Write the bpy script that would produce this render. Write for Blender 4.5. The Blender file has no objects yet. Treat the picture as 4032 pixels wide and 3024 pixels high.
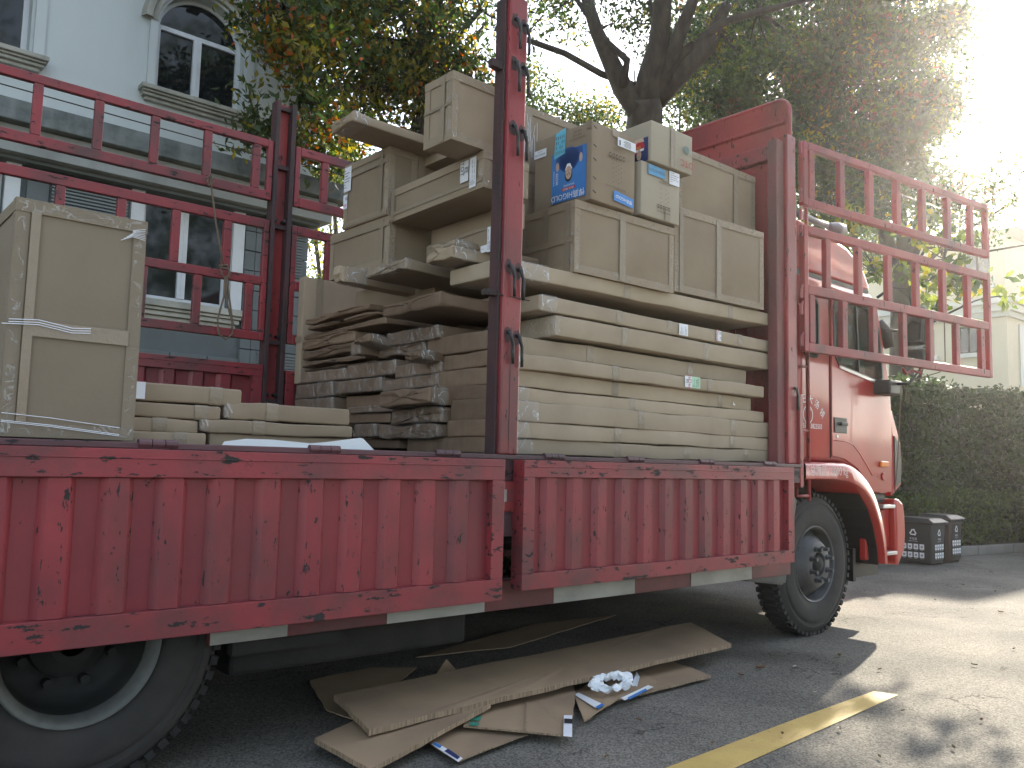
import bpy, bmesh, math, random
import numpy as np
from mathutils import Vector, Matrix, noise
random.seed(7); np.random.seed(7)
R=math.radians
sc=bpy.context.scene
# ---------------------------------------------------------------- camera
YAW,PITCH,ROLL=R(40.782),R(5.329),R(1.416)
fwd=Vector((math.sin(YAW)*math.cos(PITCH),math.cos(YAW)*math.cos(PITCH),math.sin(PITCH)))
rt=Vector((math.cos(YAW),-math.sin(YAW),0)); up=rt.cross(fwd)
rt2=rt*math.cos(ROLL)+up*math.sin(ROLL); up2=-rt*math.sin(ROLL)+up*math.cos(ROLL)
cam=bpy.data.objects.new('camera',bpy.data.cameras.new('camera'))
sc.collection.objects.link(cam)
m=Matrix((rt2,up2,-fwd)).transposed().to_4x4(); m.translation=Vector((0,0,1.22)); cam.matrix_world=m
cam.data.sensor_width=36; cam.data.lens=29.79; cam.data.clip_start=.05; cam.data.clip_end=2000
sc.camera=cam
# ---------------------------------------------------------------- world, sun, exposure
SAZ,SEL=R(73.2),R(22.8)
w=bpy.data.worlds.new('World'); sc.world=w; w.use_nodes=True
nt=w.node_tree; bg=nt.nodes['Background']
sky=nt.nodes.new('ShaderNodeTexSky'); sky.sky_type='NISHITA'; sky.sun_disc=False
sky.sun_elevation=SEL; sky.sun_rotation=SAZ; sky.air_density=1.0; sky.dust_density=1.2; sky.ozone_density=1.0
hsv=nt.nodes.new('ShaderNodeHueSaturation'); hsv.inputs['Saturation'].default_value=.6; nt.links.new(sky.outputs[0],hsv.inputs['Color']); nt.links.new(hsv.outputs[0],bg.inputs[0]); bg.inputs[1].default_value=.075
sl=bpy.data.lights.new('sun','SUN'); sl.energy=2.9; sl.angle=R(.6); sl.color=(1,.90,.74)
so=bpy.data.objects.new('sun',sl); sc.collection.objects.link(so)
sd=Vector((math.sin(SAZ)*math.cos(SEL),math.cos(SAZ)*math.cos(SEL),math.sin(SEL)))
so.rotation_euler=sd.to_track_quat('Z','Y').to_euler(); so.location=sd*40
sc.view_settings.view_transform='Standard'; sc.view_settings.look='None'
sc.view_settings.exposure=3.0; sc.view_settings.gamma=1; sc.view_settings.use_curve_mapping=False
# ---------------------------------------------------------------- helpers
COL=sc.collection; OFF={}
def tag(o,label=None,cat=None,group=None,kind=None):
    if label:o['label']=label
    if cat:o['category']=cat
    if group:o['group']=group
    if kind:o['kind']=kind
    return o
def thing(name,label,cat,loc=(0,0,0),rz=0,group=None,rot=None,local=False):
    o=bpy.data.objects.new(name,None); COL.objects.link(o); o.location=loc
    o.rotation_euler=rot if rot else (0,0,rz); o.empty_display_size=.1
    OFF[o.name]=Vector((0,0,0)) if local else Vector(loc)
    return tag(o,label,cat,group)
class MB:
    def __init__(s): s.v=[];s.f=[];s.m=[];s.k=0
    def add(s,vs,fs):
        n=len(s.v); s.v+=[tuple(v) for v in vs]; s.f+=[tuple(i+n for i in f) for f in fs]; s.m+=[s.k]*len(fs); return s
    def box(s,x0,x1,y0,y1,z0,z1):
        return s.add([(x,y,z) for z in(z0,z1) for y in(y0,y1) for x in(x0,x1)],[(0,2,3,1),(4,5,7,6),(0,1,5,4),(2,6,7,3),(0,4,6,2),(1,3,7,5)])
    def obox(s,c,a,b,d):   # centre, three half-axes
        c,a,b,d=map(Vector,(c,a,b,d))
        return s.add([c+a*i+b*j+d*k for k in(-1,1) for j in(-1,1) for i in(-1,1)],[(0,2,3,1),(4,5,7,6),(0,1,5,4),(2,6,7,3),(0,4,6,2),(1,3,7,5)])
    def bar(s,p,q,wd,ht,upv=(0,0,1)):
        p,q=Vector(p),Vector(q); a=(q-p)/2; u=Vector(upv); sd_=a.cross(u).normalized(); u=sd_.cross(a).normalized()
        return s.obox((p+q)/2,a,sd_*wd/2,u*ht/2)
    def prism(s,pts,ax,a,b):
        f={'y':lambda p,t:(p[0],t,p[1]),'x':lambda p,t:(t,p[0],p[1]),'z':lambda p,t:(p[0],p[1],t)}[ax]
        n=len(pts)
        return s.add([f(p,a) for p in pts]+[f(p,b) for p in pts],[tuple(range(n)),tuple(range(2*n-1,n-1,-1))]+[(i,(i+1)%n,(i+1)%n+n,i+n) for i in range(n)])
    def tube(s,path,r,n=8,cap=True):
        path=[Vector(p) for p in path]; rs=r if isinstance(r,(list,tuple)) else [r]*len(path)
        vs=[];fs=[];pu=None
        for i,p in enumerate(path):
            t=(path[min(i+1,len(path)-1)]-path[max(i-1,0)]).normalized()
            if pu is None: pu=t.orthogonal().normalized()
            else:
                pu=pu-t*pu.dot(t)
                pu=pu.normalized() if pu.length>1e-6 else t.orthogonal().normalized()
            b=t.cross(pu)
            for k in range(n):
                a=2*math.pi*k/n; vs.append(p+(pu*math.cos(a)+b*math.sin(a))*rs[i])
        for i in range(len(path)-1):
            for k in range(n): fs.append((i*n+k,i*n+(k+1)%n,(i+1)*n+(k+1)%n,(i+1)*n+k))
        if cap: fs.append(tuple(range(n))[::-1]); fs.append(tuple(range((len(path)-1)*n,len(path)*n)))
        return s.add(vs,fs)
    def lathe(s,prof,c,n=48,a0=0,a1=2*math.pi):   # (radius, y offset) about the Y axis
        full=abs(a1-a0-2*math.pi)<1e-6; k=n if full else n+1; vs=[];fs=[]
        for r,y in prof:
            for i in range(k):
                a=a0+(a1-a0)*i/n; vs.append((c[0]+r*math.cos(a),c[1]+y,c[2]+r*math.sin(a)))
        for j in range(len(prof)-1):
            for i in range(n):
                i2=(i+1)%k; fs.append((j*k+i,j*k+i2,(j+1)*k+i2,(j+1)*k+i))
        return s.add(vs,fs)
    def quad(s,a,b,c,d): return s.add([a,b,c,d],[(0,1,2,3)])
    def build(s,name,mats,parent=None,loc=None,bevel=0,smooth=False,seg=2,kind=None,autos=None):
        me=bpy.data.meshes.new(name); off=Vector((0,0,0))
        if parent is not None: off=OFF[parent.name]
        elif loc is not None: off=Vector(loc)
        me.from_pydata([(v[0]-off.x,v[1]-off.y,v[2]-off.z) for v in s.v],[],s.f)
        if not isinstance(mats,(list,tuple)): mats=[mats]
        for mm in mats: me.materials.append(mm)
        if len(mats)>1: me.polygons.foreach_set('material_index',s.m)
        bm=bmesh.new(); bm.from_mesh(me); bmesh.ops.recalc_face_normals(bm,faces=bm.faces)
        if smooth:
            for f in bm.faces: f.smooth=True
        bm.to_mesh(me); bm.free()
        if smooth and autos: me.set_sharp_from_angle(angle=R(autos))
        o=bpy.data.objects.new(name,me); COL.objects.link(o)
        if parent is not None: o.parent=parent; OFF[o.name]=off
        else: o.location=off; OFF[o.name]=off
        if bevel:
            b=o.modifiers.new('bevel','BEVEL'); b.width=bevel; b.segments=seg; b.limit_method='ANGLE'; b.angle_limit=R(40); b.harden_normals=False
        if kind:o['kind']=kind
        return o
def inst(src,parent,d):
    o=src.copy(); COL.objects.link(o); o.parent=parent; o.location=Vector(src.location)+Vector(d); OFF[o.name]=OFF[parent.name]
    return o
_tc={}
def text_geo(t):
    if t in _tc: return _tc[t]
    cu=bpy.data.curves.new('t','FONT'); cu.body=t; cu.size=1; cu.align_x='CENTER'; cu.align_y='CENTER'; cu.resolution_u=3
    ob=bpy.data.objects.new('t',cu); COL.objects.link(ob); dg=bpy.context.evaluated_depsgraph_get(); dg.update()
    me=bpy.data.meshes.new_from_object(ob.evaluated_get(dg)); vs=[tuple(v.co) for v in me.vertices]; fs=[tuple(p.vertices) for p in me.polygons]
    bpy.data.objects.remove(ob); bpy.data.meshes.remove(me); _tc[t]=(vs,fs); return _tc[t]
class Dec(MB):     # flat print on a plane: origin O, axes U (right), V (up), normal N
    def frame(s,O,U,V,N): s.O,s.U,s.V,s.N=map(Vector,(O,U,V,N)); return s
    def p(s,u,v,h): return s.O+s.U*u+s.V*v+s.N*h
    def rect(s,u0,u1,v0,v1,k=0,h=.001):
        s.k=k; return s.quad(s.p(u0,v0,h),s.p(u1,v0,h),s.p(u1,v1,h),s.p(u0,v1,h))
    def poly(s,pts,k=0,h=.001):
        s.k=k; return s.add([s.p(a,b,h) for a,b in pts],[tuple(range(len(pts)))])
    def ell(s,u,v,ru,rv,k=0,h=.001,n=20,rot=0):
        return s.poly([(u+ru*math.cos(a)*math.cos(rot)-rv*math.sin(a)*math.sin(rot),v+ru*math.cos(a)*math.sin(rot)+rv*math.sin(a)*math.cos(rot)) for a in [2*math.pi*i/n for i in range(n)]],k,h)
    def text(s,t,u,v,size,k=0,h=.002,rot=0,sx=1):
        s.k=k; vs,fs=text_geo(t); c,n=math.cos(rot),math.sin(rot)
        return s.add([s.p(u+(x*sx*c-y*n)*size,v+(x*sx*n+y*c)*size,h) for x,y,z in vs],fs)
# ---------------------------------------------------------------- materials
def mat(name,col,rough=.6,metal=0,coat=0,spec=.5,var=None,vscale=3,vstretch=(1,1,1),chips=None,chipcol=(.025,.022,.022),chipscale=7,chipstretch=(1,1,1),
        bump=0,bscale=60,bstretch=(1,1,1),objvar=0,dirt=None,trans=0,rvar=0,coords='Object'):
    m=bpy.data.materials.new(name); m.use_nodes=True; t=m.node_tree; N=t.nodes; L=t.links
    b=N['Principled BSDF']; b.inputs['Roughness'].default_value=rough; b.inputs['Metallic'].default_value=metal
    b.inputs['Coat Weight'].default_value=coat; b.inputs['Coat Roughness'].default_value=.08; b.inputs['Specular IOR Level'].default_value=spec
    b.inputs['Base Color'].default_value=(*col,1)
    if 'paint' in name: coords='World'
    tc=N.new('ShaderNodeTexCoord'); gp_=N.new('ShaderNodeNewGeometry')
    def mp(st):
        q=N.new('ShaderNodeMapping'); q.inputs['Scale'].default_value=st; L.new(gp_.outputs['Position'] if coords=='World' else tc.outputs[coords],q.inputs[0]); return q.outputs[0]
    def nz(scale,st,det=5,rg=.6):
        q=N.new('ShaderNodeTexNoise'); q.inputs['Scale'].default_value=scale; q.inputs['Detail'].default_value=det; q.inputs['Roughness'].default_value=rg
        L.new(mp(st),q.inputs['Vector']); return q.outputs['Fac']
    def ramp(src,a,b_,c0=(0,0,0,1),c1=(1,1,1,1)):
        q=N.new('ShaderNodeValToRGB'); q.color_ramp.elements[0].position=a; q.color_ramp.elements[1].position=b_
        q.color_ramp.elements[0].color=c0; q.color_ramp.elements[1].color=c1; L.new(src,q.inputs[0]); return q.outputs[0]
    def mix(f,a,b_):
        q=N.new('ShaderNodeMix'); q.data_type='RGBA'
        if isinstance(f,float): q.inputs[0].default_value=f
        else: L.new(f,q.inputs[0])
        for i,x in ((6,a),(7,b_)):
            if isinstance(x,tuple): q.inputs[i].default_value=(*x[:3],1)
            else: L.new(x,q.inputs[i])
        return q.outputs[2]
    c=tuple(col)
    if var: c=mix(ramp(nz(vscale,vstretch),.35,.65),c,tuple(var))
    if objvar:
        oi=N.new('ShaderNodeObjectInfo'); h=N.new('ShaderNodeHueSaturation'); mr=N.new('ShaderNodeMapRange')
        mr.inputs[3].default_value=1-objvar; mr.inputs[4].default_value=1+objvar; L.new(oi.outputs['Random'],mr.inputs[0]); L.new(mr.outputs[0],h.inputs['Value'])
        if isinstance(c,tuple): h.inputs['Color'].default_value=(*c,1)
        else: L.new(c,h.inputs['Color'])
        c=h.outputs[0]
    if dirt: c=mix(ramp(nz(dirt[1],dirt[2]),.45,.75,(0,0,0,1),(dirt[3],)*3+(1,)),c,tuple(dirt[0]))
    if chips:
        f1=ramp(nz(chipscale,chipstretch,8,.65),chips,chips+.02)
        c=mix(f1,c,tuple(chipcol))
        q=N.new('ShaderNodeMapRange'); q.inputs[3].default_value=rough; q.inputs[4].default_value=.85; L.new(f1,q.inputs[0]); L.new(q.outputs[0],b.inputs['Roughness'])
    elif rvar:
        q=N.new('ShaderNodeMapRange'); q.inputs[3].default_value=rough-rvar; q.inputs[4].default_value=rough+rvar; L.new(nz(9,(1,1,1)),q.inputs[0]); L.new(q.outputs[0],b.inputs['Roughness'])
    if not isinstance(c,tuple): L.new(c,b.inputs['Base Color'])
    if bump:
        q=N.new('ShaderNodeBump'); q.inputs['Strength'].default_value=bump; q.inputs['Distance'].default_value=.01
        L.new(nz(bscale,bstretch,4),q.inputs['Height']); L.new(q.outputs[0],b.inputs['Normal'])
    return m
CH=dict(dirt=((.06,.042,.042),2.6,(1,1,1),.95))
M_red=mat('worn_red_paint',(.285,.038,.047),.42,var=(.23,.032,.04),vscale=2,chips=.61,chipscale=16,chipstretch=(1,1,1),bump=.15,bscale=25,**CH)
M_redx=mat('worn_red_paint_lengthwise',(.285,.038,.047),.42,var=(.22,.034,.042),vscale=2,chips=.59,chipscale=30,chipstretch=(.3,1,1),bump=.15,bscale=25,**CH)
M_redp=mat('faded_red_panel_paint',(.29,.040,.048),.45,var=(.20,.028,.038),vscale=1.3,chips=.655,chipscale=30,chipstretch=(1,1,.55),bump=.1,bscale=20,dirt=((.10,.045,.045),1.6,(1,1,.5),.6))
M_redpost=mat('post_red_paint',(.33,.045,.046),.36,var=(.24,.035,.04),vscale=1.5,chips=.62,chipscale=20,chipstretch=(1.5,1.5,.5),bump=.12,bscale=30,dirt=((.05,.03,.03),3,(1,1,.4),.8))
M_rail=mat('grimy_rail_paint',(.13,.055,.062),.5,var=(.07,.04,.045),vscale=3,vstretch=(.3,1,1),chips=.6,chipscale=8,chipstretch=(.3,1,1),bump=.2,bscale=30)
M_soot=mat('scorched_dark_paint',(.035,.025,.026),.7,var=(.075,.03,.033),vscale=12,vstretch=(1,1,.3),bump=.3,bscale=40)
M_steel=mat('blackened_steel',(.03,.03,.032),.45,metal=.5,var=(.05,.05,.05),vscale=20,bump=.1)
M_cab=mat('glossy_cab_red',(.42,.024,.020),.30,coat=.6,var=(.35,.022,.018),vscale=2,dirt=((.16,.05,.04),2.5,(1,1,.6),.35),rvar=.06)
M_cabin=mat('cab_interior',(.03,.03,.03),.8)
M_black=mat('black_plastic',(.012,.012,.013),.45,var=(.022,.022,.022),vscale=8)
M_rubber=mat('dusty_tyre_rubber',(.012,.012,.012),.85,var=(.03,.028,.026),vscale=6,bump=.25,bscale=40)
M_rubw=mat('tyre_sidewall',(.025,.025,.024),.85,var=(.045,.042,.039),vscale=4,bump=.15,bscale=50)
M_rim=mat('grey_wheel_colour',(.11,.115,.12),.55,var=(.06,.06,.06),vscale=5,dirt=((.05,.04,.035),6,(1,1,1),.6),bump=.15,bscale=60)
M_rimd=mat('dirty_dark_rim',(.035,.037,.035),.75,var=(.018,.018,.017),vscale=4,bump=.2,bscale=40)
M_rimlip=mat('light_grey_rim_lip',(.15,.16,.15),.65,var=(.085,.085,.08),vscale=6,bump=.2,bscale=40)
M_frame=mat('chassis_black',(.010,.010,.010),.8,var=(.022,.02,.018),vscale=5,bump=.2)
M_wstripe=mat('dirty_white_reflector',(.42,.42,.38),.45,var=(.33,.33,.30),vscale=4,dirt=((.1,.09,.08),5,(.4,1,1),.5))
M_rstripe=mat('dull_red_reflector',(.19,.04,.045),.45,var=(.12,.03,.035),vscale=4,dirt=((.06,.05,.045),4,(.5,1,1),.6))
M_card=mat('cardboard',(.315,.25,.18),.78,spec=.25,var=(.275,.215,.155),vscale=1.6,objvar=.16,bump=.12,bscale=14,dirt=((.20,.15,.10),3,(1,1,1),.35))
M_cards=mat('lighter_cardboard',(.385,.315,.235),.78,spec=.25,var=(.34,.275,.20),vscale=1.6,objvar=.12,bump=.12,bscale=14,dirt=((.22,.175,.13),3,(1,1,1),.35))  # lighter copy of the cardboard, sun glare veil put into the colour
M_cardd=mat('dull_cardboard',(.235,.195,.145),.78,spec=.25,var=(.205,.168,.125),vscale=1.4,bump=.12,bscale=14)  # darker copy for cartons outside the glare veil, light difference put into colour
M_card2=mat('pale_cardboard',(.37,.33,.26),.75,spec=.25,var=(.34,.30,.235),vscale=2,objvar=.05,bump=.08,bscale=12)
M_cardend=mat('shaded_brown_wrap',(.20,.148,.10),.62,spec=.4,var=(.17,.105,.07),vscale=5,vstretch=(1,2.2,.4),objvar=.22,bump=.35,bscale=16,dirt=((.11,.08,.055),4,(1,1,1),.6),rvar=.15)  # darker brown holds the shade of the rear-facing package ends
M_redrib=mat('scuffed_rib_paint',(.30,.040,.048),.42,var=(.21,.03,.04),vscale=2,chips=.612,chipscale=34,chipstretch=(1.3,1,.4),bump=.12,bscale=20,dirt=((.09,.04,.04),3,(1,1,.5),.8))
M_edge=mat('kraft_edge_board',(.285,.225,.16),.7,spec=.3,objvar=.05,bump=.1,bscale=12)
M_tape=mat('clear_packing_tape',(.25,.20,.145),.36,spec=.45,coat=.12,bump=.45,bscale=26,bstretch=(1,1,1),objvar=.1,rvar=.1)
M_flute=mat('corrugated_cut_edge',(.16,.11,.07),.9,var=(.36,.27,.18),vscale=90,vstretch=(1,1,.02))
M_paper=mat('white_paper',(.72,.74,.80),.6,bump=.2,bscale=12)
M_ink=mat('grey_ink',(.07,.07,.08),.7)
M_inkb=mat('brown_carton_print',(.13,.09,.06),.8)
M_inkl=mat('faint_carton_print',(.24,.17,.11),.8)
M_redink=mat('red_ink',(.45,.02,.03),.6)
M_blue=mat('blue_print',(.03,.17,.50),.5,var=(.04,.21,.56),vscale=4)
M_cyan=mat('light_blue_sticker',(.13,.50,.68),.55,bump=.2,bscale=10)
M_navy=mat('navy_print',(.02,.035,.13),.5)
M_skin=mat('printed_skin',(.50,.36,.27),.6)
M_hair=mat('printed_black',(.012,.012,.015),.6)
M_suit=mat('printed_blue_suit',(.02,.08,.28),.55)
M_white=mat('white_print',(.78,.80,.82),.5)
M_green=mat('pale_green_label',(.42,.66,.48),.6)
M_yellowink=mat('yellow_print',(.7,.5,.05),.6)
M_tealink=mat('green_print',(.03,.22,.16),.6)
M_foam=mat('white_foam_sheet',(.74,.78,.82),.5,bump=.1,bscale=10)
M_lamp=mat('orange_lens',(.75,.20,.02),.25,coat=.6)
M_chrome=mat('worn_alloy_step',(.55,.56,.56),.35,metal=.8,bump=.2,bscale=60)
M_rope=mat('frayed_rope',(.16,.12,.085),.95,bump=.5,bscale=120)
M_pipe=mat('grey_blue_horn',(.09,.105,.13),.45)
def film_mat(name,lo,hi):  # pale noise ridges paint crease glints onto the clear film
    m=bpy.data.materials.new(name); m.use_nodes=True; t=m.node_tree; N=t.nodes; L=t.links
    for n in list(N): N.remove(n)
    o=N.new('ShaderNodeOutputMaterial'); mx=N.new('ShaderNodeMixShader'); tr=N.new('ShaderNodeBsdfTransparent'); gl=N.new('ShaderNodeBsdfPrincipled')
    gl.inputs['Base Color'].default_value=(.66,.66,.66,1); gl.inputs['Roughness'].default_value=.16; gl.inputs['Specular IOR Level'].default_value=1
    tc=N.new('ShaderNodeTexCoord'); nz=N.new('ShaderNodeTexNoise'); nz.inputs['Scale'].default_value=13; nz.inputs['Detail'].default_value=2.5; nz.inputs['Distortion'].default_value=.8
    L.new(tc.outputs['Object'],nz.inputs['Vector']); bp=N.new('ShaderNodeBump'); bp.inputs['Strength'].default_value=.7; bp.inputs['Distance'].default_value=.02
    L.new(nz.outputs['Fac'],bp.inputs['Height']); L.new(bp.outputs[0],gl.inputs['Normal'])
    rp=N.new('ShaderNodeValToRGB'); rp.color_ramp.elements[0].position=.475; rp.color_ramp.elements[1].position=.5; e3=rp.color_ramp.elements.new(.525); e3.color=(lo,)*3+(1,)
    rp.color_ramp.elements[0].color=(lo,)*3+(1,); rp.color_ramp.elements[1].color=(hi,)*3+(1,)
    L.new(nz.outputs['Fac'],rp.inputs[0]); L.new(rp.outputs[0],mx.inputs[0]); L.new(tr.outputs[0],mx.inputs[1]); L.new(gl.outputs[0],mx.inputs[2]); L.new(mx.outputs[0],o.inputs[0])
    return m
M_film=film_mat('crinkled_stretch_film',.02,.38); M_clear=film_mat('thin_clear_tape',.02,.32); M_filmw=film_mat('bright_torn_film',.16,.85)
def glass_mat(name,tint=(.02,.03,.03),op=.6):
    m=bpy.data.materials.new(name); m.use_nodes=True; t=m.node_tree; N=t.nodes; L=t.links
    for n in list(N): N.remove(n)
    o=N.new('ShaderNodeOutputMaterial'); mx=N.new('ShaderNodeMixShader'); tr=N.new('ShaderNodeBsdfTransparent'); gl=N.new('ShaderNodeBsdfPrincipled')
    tr.inputs[0].default_value=(.75,.82,.78,1)
    gl.inputs['Base Color'].default_value=(*tint,1); gl.inputs['Roughness'].default_value=.03; gl.inputs['Specular IOR Level'].default_value=.7; mx.inputs[0].default_value=op
    L.new(tr.outputs[0],mx.inputs[1]); L.new(gl.outputs[0],mx.inputs[2]); L.new(mx.outputs[0],o.inputs[0]); return m
M_cabglass=glass_mat('cab_window_glass',(.015,.025,.02),.45)
M_glass=mat('dark_house_glass',(.010,.013,.014),.05,spec=.5,bump=.01,bscale=2)
def leaf_mat(name,c1,c2,tr=.35,rough=.5):
    m=bpy.data.materials.new(name); m.use_nodes=True; t=m.node_tree; N=t.nodes; L=t.links
    b=N['Principled BSDF']; o=N['Material Output']; b.inputs['Roughness'].default_value=rough; b.inputs['Specular IOR Level'].default_value=.3
    g=N.new('ShaderNodeNewGeometry'); rp=N.new('ShaderNodeMix'); rp.data_type='RGBA'; rp.inputs[6].default_value=(*c1,1); rp.inputs[7].default_value=(*c2,1)
    L.new(g.outputs['Random Per Island'],rp.inputs[0]); L.new(rp.outputs[2],b.inputs['Base Color'])
    tl=N.new('ShaderNodeBsdfTranslucent'); hs=N.new('ShaderNodeHueSaturation'); hs.inputs['Value'].default_value=1.35; hs.inputs['Saturation'].default_value=1.15; L.new(rp.outputs[2],hs.inputs['Color']); L.new(hs.outputs[0],tl.inputs[0])
    mx=N.new('ShaderNodeMixShader'); mx.inputs[0].default_value=tr; L.new(b.outputs[0],mx.inputs[1]); L.new(tl.outputs[0],mx.inputs[2]); L.new(mx.outputs[0],o.inputs[0]); return m
CP=Vector((0,0,1.22)); FP=1830.6
def spot(px,py,d):      # a point d metres away in a given direction of view
    v=(rt2*((px-1106)/FP)-up2*((py-829.5)/FP)+fwd).normalized(); return CP+v*d
def carve(o,cutters):
    for i,c in enumerate(cutters):
        mo=o.modifiers.new('cut%d'%i,'BOOLEAN'); mo.operation='DIFFERENCE'; mo.object=c; mo.solver='EXACT'
    dg=bpy.context.evaluated_depsgraph_get(); dg.update()
    me=bpy.data.meshes.new_from_object(o.evaluated_get(dg)); o.modifiers.clear(); o.data=me
    for c in cutters: bpy.data.objects.remove(c)
    return o
# ================================================================ SETTING
def asphalt():
    m=bpy.data.materials.new('asphalt'); m.use_nodes=True; t=m.node_tree; N=t.nodes; L=t.links; b=N['Principled BSDF']
    tc=N.new('ShaderNodeTexCoord')
    def nz(s,d=3):
        q=N.new('ShaderNodeTexNoise'); q.inputs['Scale'].default_value=s; q.inputs['Detail'].default_value=d; L.new(tc.outputs['Object'],q.inputs['Vector']); return q.outputs['Fac']
    def rp(f,a,c,ca,cb):
        q=N.new('ShaderNodeValToRGB'); q.color_ramp.elements[0].position=a; q.color_ramp.elements[1].position=c; q.color_ramp.elements[0].color=(*ca,1); q.color_ramp.elements[1].color=(*cb,1); L.new(f,q.inputs[0]); return q.outputs[0]
    v=N.new('ShaderNodeTexVoronoi'); v.inputs['Scale'].default_value=130; L.new(tc.outputs['Object'],v.inputs['Vector'])
    ve=N.new('ShaderNodeTexVoronoi'); ve.feature='DISTANCE_TO_EDGE'; ve.inputs['Scale'].default_value=.55; wv=N.new('ShaderNodeVectorMath'); wv.operation='ADD'; nn=N.new('ShaderNodeTexNoise'); nn.inputs['Scale'].default_value=3; nn.inputs['Detail'].default_value=5; L.new(tc.outputs['Object'],nn.inputs['Vector']); L.new(tc.outputs['Object'],wv.inputs[0]); L.new(nn.outputs['Color'],wv.inputs[1]); L.new(wv.outputs[0],ve.inputs['Vector'])
    a=rp(v.outputs['Color'],.1,.9,(.09,.087,.08),(.25,.24,.215)); c=rp(nz(1.3,5),.35,.7,(.72,.72,.72),(1.1,1.08,1.05))
    mx=N.new('ShaderNodeMix'); mx.data_type='RGBA'; mx.blend_type='MULTIPLY'; mx.inputs[0].default_value=1; L.new(a,mx.inputs[6]); L.new(c,mx.inputs[7])
    ck=rp(ve.outputs['Distance'],.0015,.006,(.35,.35,.35),(1,1,1)); m2=N.new('ShaderNodeMix'); m2.data_type='RGBA'; m2.blend_type='MULTIPLY'; L.new(rp(nz(.7,2),.5,.56,(0,0,0),(1,1,1)),m2.inputs[0]); L.new(mx.outputs[2],m2.inputs[6]); L.new(ck,m2.inputs[7])
    st=rp(nz(.45,3),.60,.72,(1,1,1),(.62,.6,.58)); m3=N.new('ShaderNodeMix'); m3.data_type='RGBA'; m3.blend_type='MULTIPLY'; m3.inputs[0].default_value=1; L.new(m2.outputs[2],m3.inputs[6]); L.new(st,m3.inputs[7])
    L.new(m3.outputs[2],b.inputs['Base Color']); b.inputs['Roughness'].default_value=.95; b.inputs['Specular IOR Level'].default_value=.03
    bp=N.new('ShaderNodeBump'); bp.inputs['Strength'].default_value=.35; bp.inputs['Distance'].default_value=.004; L.new(nz(140,4),bp.inputs['Height']); L.new(bp.outputs[0],b.inputs['Normal']); return m
M_asph=asphalt()
M_yline=mat('worn_yellow_road_paint',(.50,.36,.10),.7,var=(.42,.29,.08),vscale=4,chips=.64,chipcol=(.2,.17,.08),chipscale=22,bump=.4,bscale=120)
M_soil=mat('verge_soil',(.07,.055,.035),.95,var=(.05,.06,.02),vscale=4,bump=.5,bscale=20)
M_kerb=mat('kerb_concrete',(.24,.23,.21),.85,var=(.2,.19,.18),vscale=3,bump=.3,bscale=60)
g=MB()
for i in range(-8,14):
    for j in range(-8,14): g.box(0,0,0,0,0,0) if False else None
MB().quad((-90,-60,0),(160,-60,0),(160,90,0),(-90,90,0)).build('asphalt_road',M_asph,kind='structure')
# yellow line, hand painted, ends near the sunlit patch
yl=MB(); ctr=[(1.2,2.02),(2.2,2.08),(3.2,2.16),(4.0,2.23),(4.76,2.29)]; 
lo=[(1.2,2.02),(2.2,2.06),(3.09,2.10),(4.0,2.16),(4.77,2.215)]; hi=[(1.2,2.20),(2.2,2.24),(2.84,2.27),(3.9,2.315),(4.73,2.335)]
vs=[]
for a_,b_ in zip(lo,hi): vs+=[(*a_,.004),(*b_,.004)]
yl.add(vs,[(2*i,2*i+2,2*i+3,2*i+1) for i in range(4)]).build('yellow_road_line',M_yline,kind='structure')
# kerb follows a gently curving line behind the truck
KL=[(-20,6.2),(6,6.12),(9,5.98),(11.5,5.64),(13.2,5.34),(16,4.92),(20,4.4),(30,3.6),(60,2.4)]
def kline(x):
    for (a,b),(c,d) in zip(KL,KL[1:]):
        if a<=x<=c: return b+(d-b)*(x-a)/(c-a)
    return KL[-1][1]
v=MB(); pts=[(x,y+.12) for x,y in KL]+[(160,2.5),(160,90),(-90,90),(-90,7)]
v.prism(pts,'z',.0,.115).build('planted_verge',M_soil,kind='structure')
kroot=thing('kerb','low concrete kerb stones along the foot of the hedge','kerb',(9,6.1,0))
x=-4.0
while x<24:
    x2=x+.98; a=Vector((x,kline(x)+.06,.065)); b=Vector((x2,kline(x2)+.06,.065))
    MB().bar(a,b,.12,.13+random.uniform(-.004,.004)).build('kerb_stone',M_kerb,kroot,bevel=.012); x+=1.0
# ---------------------------------------------------------------- villa behind the truck
M_stucco=mat('pale_stucco',(.55,.60,.61),.85,var=(.49,.545,.555),vscale=.8,vstretch=(1,1,.5),dirt=((.26,.28,.27),1.1,(1,1,.25),.35),bump=.1,bscale=40)
M_stain=mat('mossy_stained_cornice',(.20,.225,.225),.85,var=(.075,.09,.09),vscale=1.8,vstretch=(1,1,2),dirt=((.33,.36,.36),5,(1,1,.4),.5),bump=.15)
M_trim=mat('grey_trim_stone',(.33,.36,.37),.85,var=(.29,.31,.31),vscale=2,dirt=((.17,.18,.17),3,(1,1,.4),.5),bump=.1)
M_cream=mat('dirty_cream_moulding',(.45,.45,.41),.85,var=(.36,.36,.32),vscale=3,dirt=((.15,.16,.14),3,(1,1,.5),.7),bump=.15)
M_stone=mat('grey_wall_stone',(.15,.175,.185),.85,var=(.12,.14,.145),vscale=1.5,objvar=.1,bump=.2,bscale=30)
M_rtile=mat('ribbed_grey_tile',(.17,.195,.205),.8,objvar=.08,bump=.2)
M_pvc=mat('white_window_frame',(.62,.66,.70),.45,dirt=((.35,.36,.36),4,(1,1,1),.4))
M_eave=mat('brown_eave_board',(.25,.21,.17),.8,bump=.1)
M_rtl=mat('roof_tiles',(.12,.08,.07),.8,bump=.3)
Y=9.5
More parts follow.
